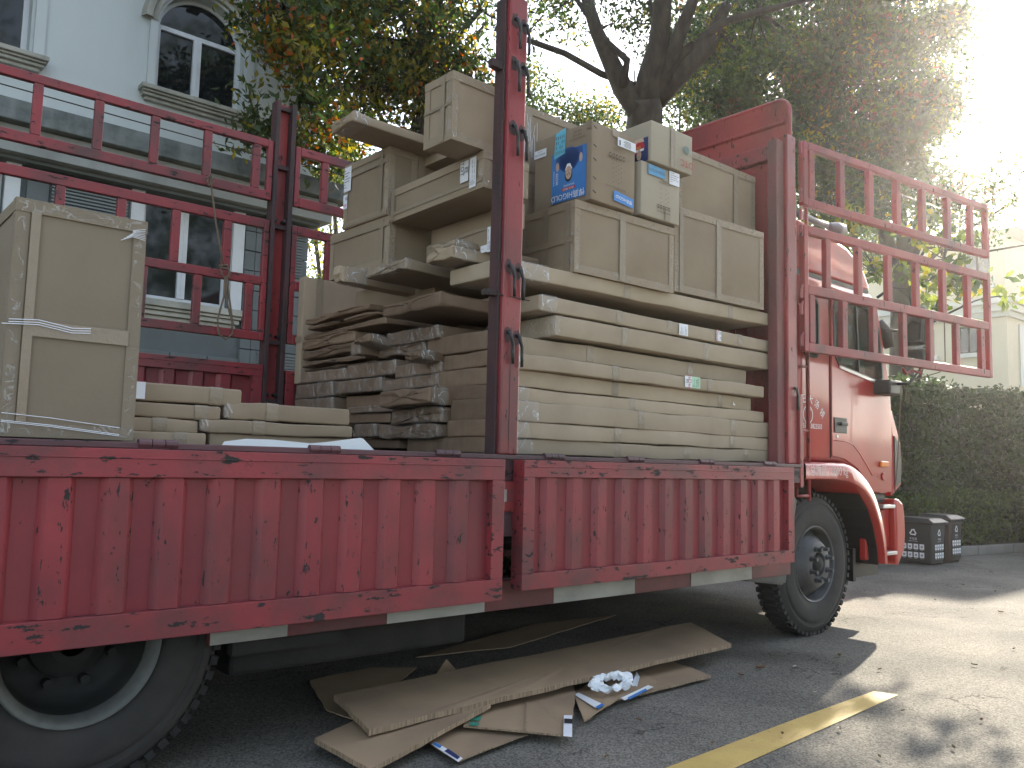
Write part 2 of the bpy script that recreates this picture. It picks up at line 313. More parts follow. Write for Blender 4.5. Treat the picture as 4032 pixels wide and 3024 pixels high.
vl=thing('villa','pale stucco villa with arched window and grey stone base behind the truck','house',(0,Y,0))
wu=MB().box(-7,4.80,Y,Y+9,4.3,9.2).build('upper_wall',M_stucco,vl)
def archpts(x0,x1,zs,rise,zb,n=14):
    c=(x0+x1)/2; h=(x1-x0)/2; r=(h*h+rise*rise)/(2*rise); cz=zs+rise-r; a=math.asin(min(1,h/r))
    return [(x0,zb),(x1,zb)]+[(c+r*math.sin(t),cz+r*math.cos(t)) for t in [a-2*a*i/n for i in range(n+1)]],c,cz,r,a
ap,acx,acz,arr,aa=archpts(2.87,3.86,6.08,.42,5.24)
carve(wu,[MB().prism(ap,'y',Y-.2,Y+.35).build('cutter',M_black),MB().box(.5,1.62,Y-.2,Y+.35,5.2,6.5).build('cutter',M_black)])
OFF[wu.name]=OFF[vl.name]
wl=MB().box(-7,4.78,Y+.05,Y+9,0,4.33).build('lower_wall',M_stone,vl)
carve(wl,[MB().box(2.84,3.84,Y-.2,Y+.4,2.92,4.1).build('cutter',M_black),MB().box(.35,1.5,Y-.2,Y+.4,2.92,4.1).build('cutter',M_black)]); OFF[wl.name]=OFF[vl.name]
def window(x0,x1,z0,z1,arch=None,mull=True,fr=.055,y=Y+.14):
    f=MB(); f.box(x0,x0+fr,y,y+.06,z0,z1).box(x1-fr,x1,y,y+.06,z0,z1).box(x0+fr,x1-fr,y,y+.06,z0,z0+fr).box(x0+fr,x1-fr,y,y+.06,z1-fr,z1)
    xm=(x0+x1)/2-.02
    if mull:
        f.box(xm-.045,xm+.045,y-.012,y+.06,z0+fr,z1-fr); f.box(xm-.006,xm+.006,y-.018,y-.011,z0+fr,z1-fr)
    if arch:
        p,c,cz,r,a=archpts(x0,x1,z1,arch,z1)
        for i in range(14):
            t0=-a+2*a*i/14; t1=-a+2*a*(i+1)/14
            f.bar((c+(r-.02)*math.sin(t0),y+.03,cz+(r-.02)*math.cos(t0)),(c+(r-.02)*math.sin(t1),y+.03,cz+(r-.02)*math.cos(t1)),.04,.04)
    o=f.build('window',M_pvc,vl,bevel=.006)
    if mull:
        MB().box(x0+fr-.01,xm-.04,y+.03,y+.04,z0+.04,z1-.04).build('pane',M_glass,o); MB().box(xm+.04,x1-fr+.01,y+.03,y+.04,z0+.04,z1-.04).build('pane',M_glass,o)
    else: MB().box(x0+.02,x1-.02,y+.03,y+.04,z0+.03,z1-.03).build('pane',M_glass,o)
    if arch: MB().prism(p,'y',y+.03,y+.04).build('pane',M_glass,o)
    return o
window(2.87,3.86,5.24,6.08,.42); window(.5,1.62,5.2,6.5,mull=False); window(2.84,3.84,2.92,4.1); window(.35,1.5,2.92,4.1)
mo=MB(); a=aa+.12
mo.lathe([(arr+.03,0),(arr+.03,-.05),(arr+.09,-.05),(arr+.10,-.09),(arr+.17,-.09),(arr+.20,0)],(acx,Y,acz),28,math.pi/2-a,math.pi/2+a)
mo.box(acx-.07,acx+.07,Y-.13,Y,acz+arr+.0,acz+arr+.26)
mo.build('arch_moulding',M_cream,vl,bevel=.006)
for a_ in (2.76,3.885): MB().box(a_,a_+.085,Y-.035,Y,5.24,6.1).build('window_surround',M_stucco,vl)
MB().box(1.65,1.75,Y-.035,Y,5.2,6.5).build('window_surround',M_stucco,vl)
def sill(x0,x1,z,yy=Y,dz=1):
    s_=MB(); s_.box(x0,x1,yy-.16,yy,z-.05*dz,z); s_.box(x0+.02,x1-.02,yy-.13,yy,z-.075*dz,z-.053*dz); s_.box(x0+.03,x1-.03,yy-.10,yy,z-.11*dz,z-.078*dz); s_.box(x0+.06,x1-.06,yy-.06,yy,z-.15*dz,z-.113*dz); return s_.build('window_sill',M_cream,vl,bevel=.008)
sill(2.68,4.08,5.235); sill(.3,1.78,5.195); sill(2.76,3.98,2.9,Y+.05,1.5); sill(.2,1.6,2.9,Y+.05,1.5)
for a_ in (2.70,3.845): MB().box(a_,a_+.135,Y,Y+.05,2.92,4.12).build('window_surround',M_pvc,vl)
MB().box(1.505,1.64,Y,Y+.05,2.92,4.12).build('window_surround',M_pvc,vl)
MB().box(-7,5.14,Y-.42,Y+3,4.37,4.58).build('stained_cornice',M_stain,vl,bevel=.01)
MB().box(-7,5.02,Y-.3,Y+2.9,4.27,4.366).build('cornice_step',M_trim,vl,bevel=.01)
MB().box(-7,4.98,Y-.24,Y+2.9,4.12,4.268).build('cornice_band',M_trim,vl,bevel=.006)
MB().box(-7,4.88,Y-.12,Y+2.8,3.98+.1,4.118).build('cornice_shadow_step',M_stone,vl)
# stone courses at the corner and between the windows
blk=None
for r_,z in enumerate([1.3+.235*i for i in range(12)]):
    for (x0,x1) in ((3.995,4.12),(4.125,4.80)):
        o=MB().box(x0,x1,Y+.0+.008*(r_%2),Y+.052,z,min(z+.226,4.07)).build('stone_block',M_stone,vl,bevel=.006)
for (x0,x1,z0,z1) in ((1.92,2.66,2.4,4.05),(4.2,4.72,3.45,4.05),(4.2,4.72,2.0,2.45)):
    q=MB(); z=z0
    while z<z1: q.box(x0,x1,Y-.018,Y+.0-.002,z,z+.02); z+=.036
    q.build('ribbed_tile_panel',M_rtile,vl,kind='stuff')
for z in [1.3+.45*i for i in range(6)]: MB().box(1.7,1.9,Y+.01,Y+.052,z,z+.44).build('stone_block',M_stone,vl,bevel=.006)
for k in range(5): MB().box(1.95+.42*k,1.95+.42*k+.41,Y+.02,Y+.052,1.3,2.35).build('stone_block',M_stone,vl,bevel=.006)
ev=MB(); ev.box(-7,5.45,Y-.75,Y+9,7.15,7.32); ev.box(-7,5.15,Y-.4,Y+8,6.98,7.15); ev.build('eave',M_eave,vl,bevel=.01)
MB().prism([(-7.2,7.32),(5.6,7.32),(1,9.9),(-7.2,9.9)],'y',Y-.8,Y+9).build('roof',M_rtl,vl)
# ---------------------------------------------------------------- far villa on the right
M_far=mat('warm_cream_render',(.58,.52,.38),.85,var=(.53,.47,.34),vscale=.5,bump=.05)
M_farw=mat('pale_band_render',(.55,.55,.50),.85)
fx,fy=30.34,10.27
fv=thing('distant_villa','cream rendered villa with pale band and dark windows beyond the hedge','house',(fx,fy,0))
fw=MB().box(fx,fx+14,fy,fy+8,0,9.25).build('wall',M_far,fv); 
wins=[(11.17,11.83,5.3,6.25),(10.75,11.6,7.6,8.85),(12.6,13.4,5.3,6.25)]
carve(fw,[MB().box(fx-.3,fx+.25,a,b,c,d).build('cutter',M_black) for a,b,c,d in wins]); OFF[fw.name]=OFF[fv.name]
for a,b,c,d in wins:
    f=MB(); x0=fx+.1; f.box(x0,x0+.06,a,a+.07,c,d).box(x0,x0+.06,b-.07,b,c,d).box(x0,x0+.06,a,b,c,c+.07).box(x0,x0+.06,a,b,d-.07,d).box(x0,x0+.06,(a+b)/2-.04,(a+b)/2+.04,c,d)
    o=f.build('window',M_frame,fv); MB().box(x0+.02,x0+.03,a+.05,b-.05,c+.05,d-.05).build('pane',M_glass,o)
    MB().box(fx-.15,fx,a-.15,b+.15,c-.15,c).build('window_sill',M_farw,fv)
MB().box(fx-.4,fx+14.4,fy-.4,fy+8.4,6.86,7.05).build('cornice',M_farw,fv); MB().box(fx-.25,fx+14.2,fy-.25,fy+8.2,6.62,6.858).build('cornice_band',M_farw,fv); MB().box(fx-.12,fx+14.2,fy-.12,fy+8.2,6.45,6.618).build('cornice_step',M_farw,fv)
MB().box(fx+1,fx+1.7,fy-.05,fy-.001,4.2,6.3).build('pilaster',M_farw,fv)
MB().add([(fx-.6,fy-.6,9.252),(fx+14.6,fy-.6,9.252),(fx+14.6,fy+8.6,9.252),(fx-.6,fy+8.6,9.252),(fx+4,fy+4,10.4),(fx+10,fy+4,10.4)],[(3,2,1,0),(0,1,5,4),(1,2,5),(2,3,4,5),(3,0,4)]).build('roof',M_rtl,fv)
hv=thing('gabled_house','white house with a pointed grey gable seen between the tree trunks','house',(40,17.5,0))
hw=MB(); hw.prism([(15,0),(24,0),(24,9.5),(19.5,13.2),(15,9.5)],'x',40,50); hw.build('wall',M_stucco,hv)
MB().bar((39.6,14.6,9.2),(39.6,19.5,13.5),.5,.18,(1,0,0)).bar((39.6,19.5,13.5),(39.6,24.4,9.2),.5,.18,(1,0,0)).build('gable_board',M_trim,hv)
o=MB().box(39.9,40,18.6,20.4,7.5,9.5).build('window',M_pvc,hv); MB().box(39.88,39.9,18.75,20.25,7.65,9.35).build('pane',M_glass,o)
# ---------------------------------------------------------------- foliage
LM=dict(dark=leaf_mat('dark_green_leaves',(.030,.050,.018),(.055,.085,.028),.35),
        mid=leaf_mat('mid_green_leaves',(.05,.085,.02),(.10,.15,.035),.45),
        yel=leaf_mat('yellowing_leaves',(.14,.15,.03),(.28,.22,.04),.5),
        org=leaf_mat('orange_autumn_leaves',(.30,.13,.03),(.42,.10,.03),.5),
        bro=leaf_mat('bronze_leaves',(.09,.06,.03),(.15,.085,.035),.4),
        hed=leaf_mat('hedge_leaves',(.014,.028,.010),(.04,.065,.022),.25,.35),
        mag=leaf_mat('broad_green_leaves',(.05,.08,.02),(.22,.25,.05),.5,.35))
M_bark=mat('dark_bark',(.030,.025,.020),.9,var=(.06,.05,.038),vscale=9,vstretch=(1,1,.25),bump=.8,bscale=25,bstretch=(1,1,.3))
rs=np.random.RandomState(11)
def leaves_mesh(name,parent,C_,size,mats,mi,asp=.42,droop=.5,kind='stuff'):
    n=len(C_); d=rs.normal(size=(n,3)); d[:,2]-=droop; d/=np.linalg.norm(d,axis=1)[:,None]
    q=rs.normal(size=(n,3)); b=np.cross(d,q); b/=np.linalg.norm(b,axis=1)[:,None]
    s=size*rs.uniform(.65,1.25,n)[:,None]; a=d*s/2; w=b*s/2*asp; nn=np.cross(d,b)*s*.08
    off=np.array(OFF[parent.name])
    V=np.stack([C_-a,C_-a*.1+w+nn,C_+a,C_-a*.1-w+nn],1).reshape(-1,3)-off
    me=bpy.data.meshes.new(name); me.vertices.add(4*n); me.vertices.foreach_set('co',V.ravel()); me.loops.add(4*n); me.loops.foreach_set('vertex_index',np.arange(4*n,dtype=np.int32))
    me.polygons.add(n); me.polygons.foreach_set('loop_start',np.arange(0,4*n,4,dtype=np.int32))
    for k in mats: me.materials.append(LM[k])
    me.polygons.foreach_set('material_index',np.asarray(mi,dtype=np.int32)); me.update(calc_edges=True)
    o=bpy.data.objects.new(name,me); COL.objects.link(o); o.parent=parent; OFF[o.name]=OFF[parent.name]; o['kind']=kind; return o
def crown(parent,blobs,mats,probs,size,per=34,sig=.17,asp=.42,name='crown'):
    P=[];I=[]; tips=[]
    for (c,r,nc) in blobs:
        c=np.array(c); k=0
        while k<nc:
            u=rs.normal(size=3); u/=np.linalg.norm(u); p=c+u*np.array(r)*rs.uniform(.25,1)**.5
            if noise.noise(Vector(p*1.1))>.22: 
                if rs.rand()<.85: k+=.35; continue
            j=rs.choice(len(mats),p=probs); m_=int(per*rs.uniform(.6,1.3))
            q=p+rs.normal(size=(m_,3))*np.array([sig,sig,sig*.6]); P.append(q); jj=np.full(m_,j); fl=rs.rand(m_)<.15; jj[fl]=rs.choice(len(mats),p=probs,size=fl.sum()); I.append(jj); tips.append(p); k+=1
    P=np.concatenate(P); leaves_mesh(name,parent,P,size,mats,np.concatenate(I),asp); return tips
def limb(m,a,b,r0,r1,bend=.12,n=6,sd=0):
    a,b=Vector(a),Vector(b); L_=(b-a).length; rr=random.Random(sd*7+1); o=Vector((rr.uniform(-1,1),rr.uniform(-1,1),rr.uniform(-.3,1)))*bend*L_
    pts=[a.lerp(b,t)+o*math.sin(math.pi*t)+Vector((rr.uniform(-1,1),rr.uniform(-1,1),0))*.012*L_ for t in [i/n for i in range(n+1)]]
    m.tube(pts,[r0+(r1-r0)*i/n for i in range(n+1)],8); return pts
def twigs(m,nodes,tips,k,r=.012):
    rr=random.Random(5)
    if not nodes: return
    for t in rr.sample(tips,min(k,len(tips))):
        t=Vector(t); b=min(nodes,key=lambda q:(q-t).length); 
        if (b-t).length<3: limb(m,b,t,r*1.6,r*.5,.08,4,rr.randint(0,99))
def S(px,py,d,r,n): return (tuple(spot(px,py,d)),(r if isinstance(r,tuple) else (r,r,r*.85)),n)
# yellowing tree close behind the load, left
t1=thing('autumn_tree','tree with orange and yellow leaves overhanging the villa corner, left of the tall red post','tree',(5.9,8.3,0))
tips=crown(t1,[S(620,240,9.9,.50,34),S(560,290,9.8,.22,6),S(660,150,10.1,.55,40),S(610,30,10.4,.6,34),S(700,60,10.8,.65,46),S(700,310,10.4,.35,16),S(800,50,11.3,.85,75),S(810,160,11.4,.6,48),S(900,60,11.8,.85,80),S(870,220,11.9,.6,44),S(960,150,12,.6,44),S(1010,40,12,.7,52),S(760,240,12.2,.45,20),S(730,330,12,.4,16),S(1020,200,12.4,.35,14)],
    ['dark','mid','yel','org'],[.42,.22,.27,.09],.105,per=40,sig=.15)  # real autumn tint, plus extra yellow and orange standing in for backlight
tm=MB(); nd=[]
base=spot(905,300,11.9); nd+=limb(tm,(base.x+.2,base.y+.1,0),base,.17,.13,.02,6,1); k1=spot(905,140,11.9); nd+=limb(tm,base,k1,.13,.10,.05,5,2)
for q,r_ in (((930,-40,12.2),.08),((860,20,11.7),.05),((1040,20,12.2),.05)): nd+=limb(tm,k1,spot(*q),r_,.03,.1,6,int(q[0]))
nd+=limb(tm,spot(905,200,11.9),spot(700,190,10.6),.05,.018,.1,7,9); nd+=limb(tm,spot(700,190,10.6),spot(560,270,9.8),.018,.006,.1,6,10); nd+=limb(tm,spot(905,100,11.9),spot(620,20,10.4),.05,.01,.1,7,12); nd+=limb(tm,spot(905,230,11.9),spot(1040,60,12.3),.05,.02,.05,6,13)
twigs(tm,nd,tips,130); tm.build('trunk',M_bark,t1,smooth=True)
# bare forked tree in the middle
t2=thing('forked_tree','dark forked tree trunk rising behind the blue carton, thin foliage','tree',(9.2,7.6,0))
tm=MB(); nd=[]; b0=spot(1392,300,12.4); nd+=limb(tm,(b0.x+.15,b0.y+.1,0),b0,.33,.25,.02,6,3)
f0=spot(1392,215,12.4); nd+=limb(tm,b0,f0,.25,.24,.0,3,4)
for q,r0,r1,sd_ in (((1330,95),.15,.11,1),((1418,100),.17,.13,2),((1440,-40),.13,.08,3),((1500,110),.16,.12,4),((1610,20),.12,.07,5)):
    pass
def lim2(pl,r0,r1,sd_,d=12.4):
    global nd
    pts=[spot(x,y,d+random.uniform(-.1,.1)) for x,y in pl]; n=len(pts); tm.tube(pts,[r0+(r1-r0)*i/(n-1) for i in range(n)],9); nd+=pts
lim2([(1380,235),(1345,190),(1318,130),(1290,70),(1262,-20)],.17,.07,1)
lim2([(1345,190),(1355,130),(1300,80),(1240,-10)],.06,.03,1)
lim2([(1395,235),(1402,170),(1425,90),(1432,0),(1440,-60)],.19,.10,2)
lim2([(1410,230),(1440,150),(1462,90),(1490,20),(1510,-40)],.14,.06,3)
lim2([(1410,225),(1470,160),(1530,100),(1545,60),(1570,10)],.15,.07,4)
lim2([(1440,175),(1480,110),(1560,50),(1640,25),(1760,-5)],.08,.03,5)
lim2([(1372,185),(1300,160),(1220,115),(1130,83),(1070,60)],.05,.035,6)
lim2([(1425,90),(1415,50),(1402,0)],.05,.03,7)
tips=crown(t2,[S(1180,20,13,.5,20),S(1250,60,13.5,.3,4),S(1420,40,13,.8,26),S(1500,30,13,.8,36),S(1560,110,13.2,.6,26),S(1480,200,13.5,.45,16),S(1640,60,13.4,.9,60),S(1340,20,13,.4,8),S(1240,-40,13,.8,24)],['dark','mid','yel'],[.6,.28,.12],.09,per=32,sig=.17)
twigs(tm,nd,tips,80,.009); tm.build('trunk',M_bark,t2,smooth=True)
# big tree on the right with the sun behind it
t3=thing('big_shade_tree','big dense tree over the truck cab, the low sun glaring at its right edge','tree',(16.3,7.4,0))
tips=crown(t3,[S(1600,60,17,1.2,120),S(1760,40,17,1.3,180),S(1900,40,17.5,1.1,170),S(1560,170,17,.9,90),S(1680,160,17,1.1,150),S(1820,160,17.3,1.2,210),S(1950,170,17.5,1.0,150),S(1740,290,17,1.1,150),S(1860,300,17.3,1.15,190),S(1970,330,17.5,.85,90),S(1760,400,17.5,.8,80),S(1860,420,17.6,.8,90),S(1980,440,17.6,.8,60),S(2080,430,17.6,.6,22),S(2110,490,17.4,.5,9),S(2010,250,17.5,.5,60),S(2030,60,17.6,.4,50),S(2000,150,17.5,.4,40),S(1560,270,17.4,.6,40),S(1640,250,18,.8,60),S(2190,400,17.6,.5,9)],
    ['dark','mid','bro','yel'],[.72,.18,.07,.03],.12,per=46,sig=.2)
tm=MB(); nd=[]; b0=spot(1948,520,17.9); tm.tube([(b0.x-.1,b0.y,-.0),spot(1947,800,17.95),spot(1949,640,17.9),spot(1950,560,17.9)],[.27,.22,.205,.21],12)
def lim3(pl,r0,r1):
    global nd
    pts=[spot(x,y,17.9) for x,y in pl]; n=len(pts); tm.tube(pts,[r0+(r1-r0)*i/(n-1) for i in range(n)],9); nd+=pts
lim3([(1940,580),(1915,520),(1880,420),(1850,300),(1800,150)],.15,.05); lim3([(1955,580),(1985,500),(2000,400),(1960,200),(1930,60)],.16,.05)
lim3([(1950,560),(1948,450),(1900,250),(1700,120)],.12,.03); lim3([(1965,600),(2030,540),(2100,490),(2200,430)],.06,.02); lim3([(1960,610),(2000,535),(2120,545),(2212,530)],.04,.015); lim3([(1900,480),(1800,380),(1650,280)],.06,.02)
twigs(tm,nd,tips,160,.012); tm.build('trunk',M_bark,t3,smooth=True)
# broad-leaved young tree in front of the cream villa
t4=thing('magnolia','young broad-leaved tree with yellow-lit leaves between cab mirror and cream villa','tree',(14.2,6.6,0))
tips=crown(t4,[S(2040,600,15,.28,12),S(2010,660,15,.22,9),S(2090,620,15,.25,10),S(2060,560,15,.25,8),S(2180,640,13.5,.14,4),S(2205,600,13.5,.10,2),S(1895,585,15,.16,8),S(1990,590,15.2,.22,8),S(1830,480,15.5,.3,12),S(1790,500,15.5,.3,12),S(2020,500,15.5,.4,14)],['mag','yel','dark'],[.6,.15,.25],.17,per=9,sig=.12,asp=.5)
tm=MB(); nd=[]; nd+=limb(tm,(14.2,6.6,0),spot(2010,700,15),.035,.025,.03,6,1); nd+=limb(tm,spot(2010,700,15),spot(2040,560,15),.025,.01,.05,5,2); nd+=limb(tm,spot(2010,700,15),spot(2190,640,13.6),.02,.006,.1,6,4); nd+=limb(tm,spot(2010,680,15),spot(1895,590,15),.015,.006,.1,5,5); twigs(tm,nd,tips,50,.006); tm.build('trunk',M_bark,t4,smooth=True)
# further greenery
def bush(name,label,loc,blobs,mats,probs,size,per,sig,cat='tree',trunk=True,asp=.5):
    t=thing(name,label,cat,loc); tp=crown(t,blobs,mats,probs,size,per,sig,asp)
    m_=MB(); top=Vector(blobs[0][0]); nn=limb(m_,loc,top,.12,.04,.03,6,3)
    for b in blobs[1:]: nn+=limb(m_,Vector(loc).lerp(top,.6),b[0],.06,.02,.08,5,int(b[2]))
    m_.build('trunk',M_bark,t,smooth=True); return t
def under(px,py,d): p=spot(px,py,d); return (p.x,p.y,.1)
bush('garden_tree','light green leafy tree in the gap between villa wall and stacked boxes',under(712,650,20),[S(712,380,20,1.1,60),S(712,470,20,1.0,50),S(705,600,20,1.1,60),S(720,680,19.5,1.0,40),S(690,350,20.5,.7,24)],['mid','yel','dark'],[.45,.4,.15],.12,34,.25)
bush('garden_tree','dark green tree behind the large pale carton beside the tall red post',under(1210,300,22),[S(1200,265,22,1.1,80),S(1145,190,22,.7,36),S(1290,275,22.5,.9,56)],['dark','mid','yel'],[.45,.35,.2],.12,36,.26)
bush('garden_tree','dark evergreen filling the gap right of the forked trunk, above the red headboard',under(1540,300,24),[S(1500,250,24,1.2,60),S(1600,260,24,1.3,70),S(1470,180,24,.7,18),S(1640,350,24,1.3,60)],['dark','mid'],[.7,.3],.12,36,.28)
bush('garden_tree','green tree low behind the cab roof and grey horn',under(1840,560,25),[S(1830,520,25,1.3,60),S(1900,500,25,1.1,40),S(1770,470,25,1.2,50)],['dark','mid','yel'],[.5,.3,.2],.12,36,.28)
# clipped hedge
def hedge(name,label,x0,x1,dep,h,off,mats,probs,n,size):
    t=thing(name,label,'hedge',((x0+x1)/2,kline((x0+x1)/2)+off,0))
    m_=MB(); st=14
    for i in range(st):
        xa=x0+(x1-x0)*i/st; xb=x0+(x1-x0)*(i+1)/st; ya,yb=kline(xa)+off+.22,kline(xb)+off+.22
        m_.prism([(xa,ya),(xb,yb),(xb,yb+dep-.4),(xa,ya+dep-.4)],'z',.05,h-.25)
    m_.build('branches',mat(name+'_shaded_branches',(.018,.022,.012),.9,bump=1,bscale=12),t)  # solid core, the shade inside the hedge is put into its colour
    x=rs.uniform(x0,x1,n); k=rs.rand(n); top=k<.28; end=(k>.28)&(k<.36)
    yk=np.array([kline(v_) for v_ in x])+off
    y=np.where(top,rs.uniform(0,dep,n),np.abs(rs.normal(size=n))*.12-.02+.1*np.sin(x*1.7)); z=np.where(top,h+rs.normal(size=n)*.07+.05*np.sin(x*2.3),rs.uniform(.14,h,n))
    bl=np.array([noise.noise(Vector((a*1.6,0,b*1.6))) for a,b in zip(x,z)]); y=y-bl*.25*(~top)
    x=np.where(end,x0+np.abs(rs.normal(size=n))*.1,x); y=np.where(end,rs.uniform(0,dep,n),y); z=np.where(end,rs.uniform(.14,h,n),z)
    yk=np.array([kline(v_) for v_ in x])+off; hole=(bl>.38)&(~top)&(rs.rand(n)<.7); P=np.stack([x,yk+y,z],1)[~hole]
    leaves_mesh('foliage',t,P,size,mats,rs.choice(len(mats),p=probs,size=len(P)),.5,.2); return t
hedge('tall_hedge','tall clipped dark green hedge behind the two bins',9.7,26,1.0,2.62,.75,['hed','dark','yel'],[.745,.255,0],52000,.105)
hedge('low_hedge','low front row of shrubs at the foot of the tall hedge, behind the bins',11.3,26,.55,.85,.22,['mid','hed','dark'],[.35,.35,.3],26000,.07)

hedge('back_hedge','low shrub border on the verge behind the truck, mostly hidden by its bed',-6,7.6,.8,1.7,.12,['dark','hed','mid'],[.5,.35,.15],26000,.10)  # shrubs added to darken the ground beneath the truck

for k,(x,y) in enumerate(((-9,-13),(0,-14),(9,-13),(17,-12),(26,-12),(36,-11),(-6.5,7.6),(-13,7.0),(-17,-2))):  # last three are unseen trees added to darken the rear-facing cartons
    t=thing('street_tree',['tall street tree across the road, mirrored in the villa windows, westmost','tall street tree across the road opposite the rear wheel','tall street tree across the road opposite the cab','tall street tree across the road opposite the bins','tall street tree across the road beyond the black car','farthest tall street tree across the road','street tree on the verge behind the tail of the truck','second street tree on the verge behind the tail of the truck','street tree at the far end of the road behind the truck'][k],'tree',(x,y,0),group='street trees along the road')
    crown(t,[((x,y,9.5),(4.6,2.6,4.8),150),((x+2,y+1,14),(3.6,2.4,3.5),80)],['dark','mid'],[.7,.3],.34,per=40,sig=.6)
    m_=MB(); limb(m_,(x,y,0),(x+.4,y,8),.3,.14,.03,6,k); m_.build('trunk',M_bark,t,smooth=True)

t=thing('far_kerb_hedge','long clipped hedge on the opposite side of the road','hedge',(15,-9.5,0))
MB().box(-20,55,-10.6,-9.2,0,2.4).build('branches',bpy.data.materials['tall_hedge_shaded_branches'],t)  # solid core in the same painted inner shade
n=9000; leaves_mesh('foliage',t,np.stack([rs.uniform(-20,55,n),-9.2+rs.normal(size=n)*.08,rs.uniform(.1,2.5,n)],1),.3,['dark','hed'],rs.choice(2,size=n),.5,.2)
# ================================================================ TRUCK
def onpl(px,py,pt,nrm):
    v=(rt2*((px-1106)/FP)-up2*((py-829.5)/FP)+fwd); pt=Vector(pt);nrm=Vector(nrm); return CP+v*((pt-CP).dot(nrm)/v.dot(nrm))
tk=thing('cargo_truck','red cargo truck with worn drop sides and opened gates, loaded high with cartons','truck',(3,4.45,0))
Y0=3.25; Y1=5.68
MB().box(-2.5,5.40,Y0+.06,Y1-.06,1.19,1.245).build('bed_floor',M_frame,tk)
rl=MB(); rl.box(-2.5,5.52,Y0-.03,Y0+.055,1.13,1.235); rl.box(-2.5,5.50,Y0-.045,Y0+.0,1.238,1.262); rl.build('bed_side_rail',M_rail,tk,bevel=.004)
MB().box(-2.5,5.52,Y1-.055,Y1+.03,1.08,1.25).build('bed_side_rail',M_rail,tk,bevel=.004)
for x in np.arange(-2.3,5.3,.55): MB().box(x,x+.06,Y0+.0601,Y1-.06,1.07,1.188).build('cross_member',M_frame,tk)
for y in (4.05,4.85):
    q=MB(); q.box(-2.5,7.1,y-.04,y-.03,.78,1.06).box(-2.5,7.1,y-.028,y+.04,1.04,1.06).box(-2.5,7.1,y-.028,y+.04,.78,.80); q.build('chassis_rail',M_frame,tk)
hg=MB(); hg.tube([(-.07,0,0),(-.025,0,0)],.017,10); hg.tube([(-.022,0,0),(.022,0,0)],.0165,10); hg.tube([(.025,0,0),(.07,0,0)],.017,10); hg.box(-.02,.02,-.004,.004,-.05,0).box(-.065,-.03,-.004,.02,-.03,0)
hg.v=[(a+3,b+4.45,c) for a,b,c in hg.v]
h0=hg.build('panel_hinge',M_rail,tk,smooth=False)
xs=[-1.5,-.3,.42,1.06,1.74,2.38,3.07,3.71,4.38,5.08]
for i,x in enumerate(xs):
    o=h0 if i==0 else inst(h0,tk,(0,0,0)); o.location=Vector((x-3,3.212-4.45,1.258))
# lowered side panels: frame, corrugated sheet, raised ribs
def side_panel(x0,x1,yf,z0,z1,ribs,cast=1,name='side_panel',fw=(.072,.085,.08)):
    yb=yf+.085*cast; a,b=min(yf,yb),max(yf,yb); s=fw[0]
    f=MB()
    f.box(x0,x1,a,b,z1-fw[1],z1).box(x0,x1,a,b,z0,z0+fw[2]).box(x0,x0+s,a,b,z0+fw[2]+.0005,z1-fw[1]-.0005).box(x1-s,x1,a,b,z0+fw[2]+.0005,z1-fw[1]-.0005)
    f.box(x0+.01,x1-.01,a-.004*cast if cast>0 else a,b,z1-.035,z1-.0301)
    o=f.build(name,M_redx,tk,bevel=.006)
    ys=yf+.042*cast
    MB().box(x0+s,x1-s,ys,ys+.004*cast,z0+fw[2],z1-fw[1]).build('panel_sheet',M_redp,o)
    r=MB(); zb,zt=z0+fw[2]+.002,z1-fw[1]-.002
    pr=[(-.058,ys-.001*cast),(-.034,ys-.030*cast),(.034,ys-.030*cast),(.058,ys-.001*cast)]
    r.prism([(ribs[0]+p,y) for p,y in pr],'z',zb,zt); r0=r.build('rib',M_redrib,o)
    for x in ribs[1:]: inst(r0,o,(x-ribs[0],0,0))
    return o
yf=3.12
side_panel(2.786,5.245,yf,.603,1.237,[2.985+.1875*i for i in range(12)])
side_panel(-1.9,2.662,yf,.57,1.237,[.723+.188*i for i in range(-13,10)],fw=(.075,.10,.10))
# striped side guard under the panels
sg=MB().box(1.33,5.49,3.30,3.335,.485,.63).build('side_guard',M_rstripe,tk,bevel=.003)
for i,(a,b) in enumerate([(1.331,1.654),(2.136,2.70),(3.172,3.82),(4.349,5.005)]):
    MB().box(a,b,3.296,3.2995,.487,.628).build('white_reflector_stripe',M_wstripe,sg)
MB().box(1.5,2.75,3.50,3.95,.30,.62).build('tool_box',M_frame,tk,bevel=.02)
MB().box(-2.3,5.4,5.60,5.64,.42,.66).build('side_guard',M_rstripe,tk)
for x in (1.9,3.1,4.4,5.3): MB().box(x,x+.05,3.34,3.4,.5,1.1).build('guard_bracket',M_frame,tk)
MB().box(1.45,1.95,3.36,3.42,.42,.55).build('guard_end_plate',M_frame,tk)
# centre post
ps=MB().box(2.69,2.81,3.20,3.29,1.262,3.645).build('corner_post' if 0 else 'stake_post',M_redpost,tk,bevel=.008)
MB().box(2.675,2.689,3.225,3.30,1.262,3.63).build('post_flange',M_soot,ps,bevel=.003)
MB().box(2.745,2.7465,3.1985,3.1999,1.262,1.9).build('post_seam',M_soot,ps)
q=MB().box(2.66,2.83,3.19,3.235,.98,1.13).build('post_foot',M_redpost,tk,bevel=.005)
MB().box(2.672,2.83,3.203,3.2195,.86,.978).build('post_foot_plate',M_rail,tk)
d=Dec().frame((2.68,3.1895,1.03),(1,0,0),(0,0,1),(0,-1,0)); d.rect(.005,.055,0,.06,0); d.rect(.056,.13,0,.06,1); d.build('reflector_sticker',[M_wstripe,M_rstripe],q)
MB().box(2.6,2.9,3.4,5.4,.72,.86).build('cross_member',M_rail,tk,bevel=.01)
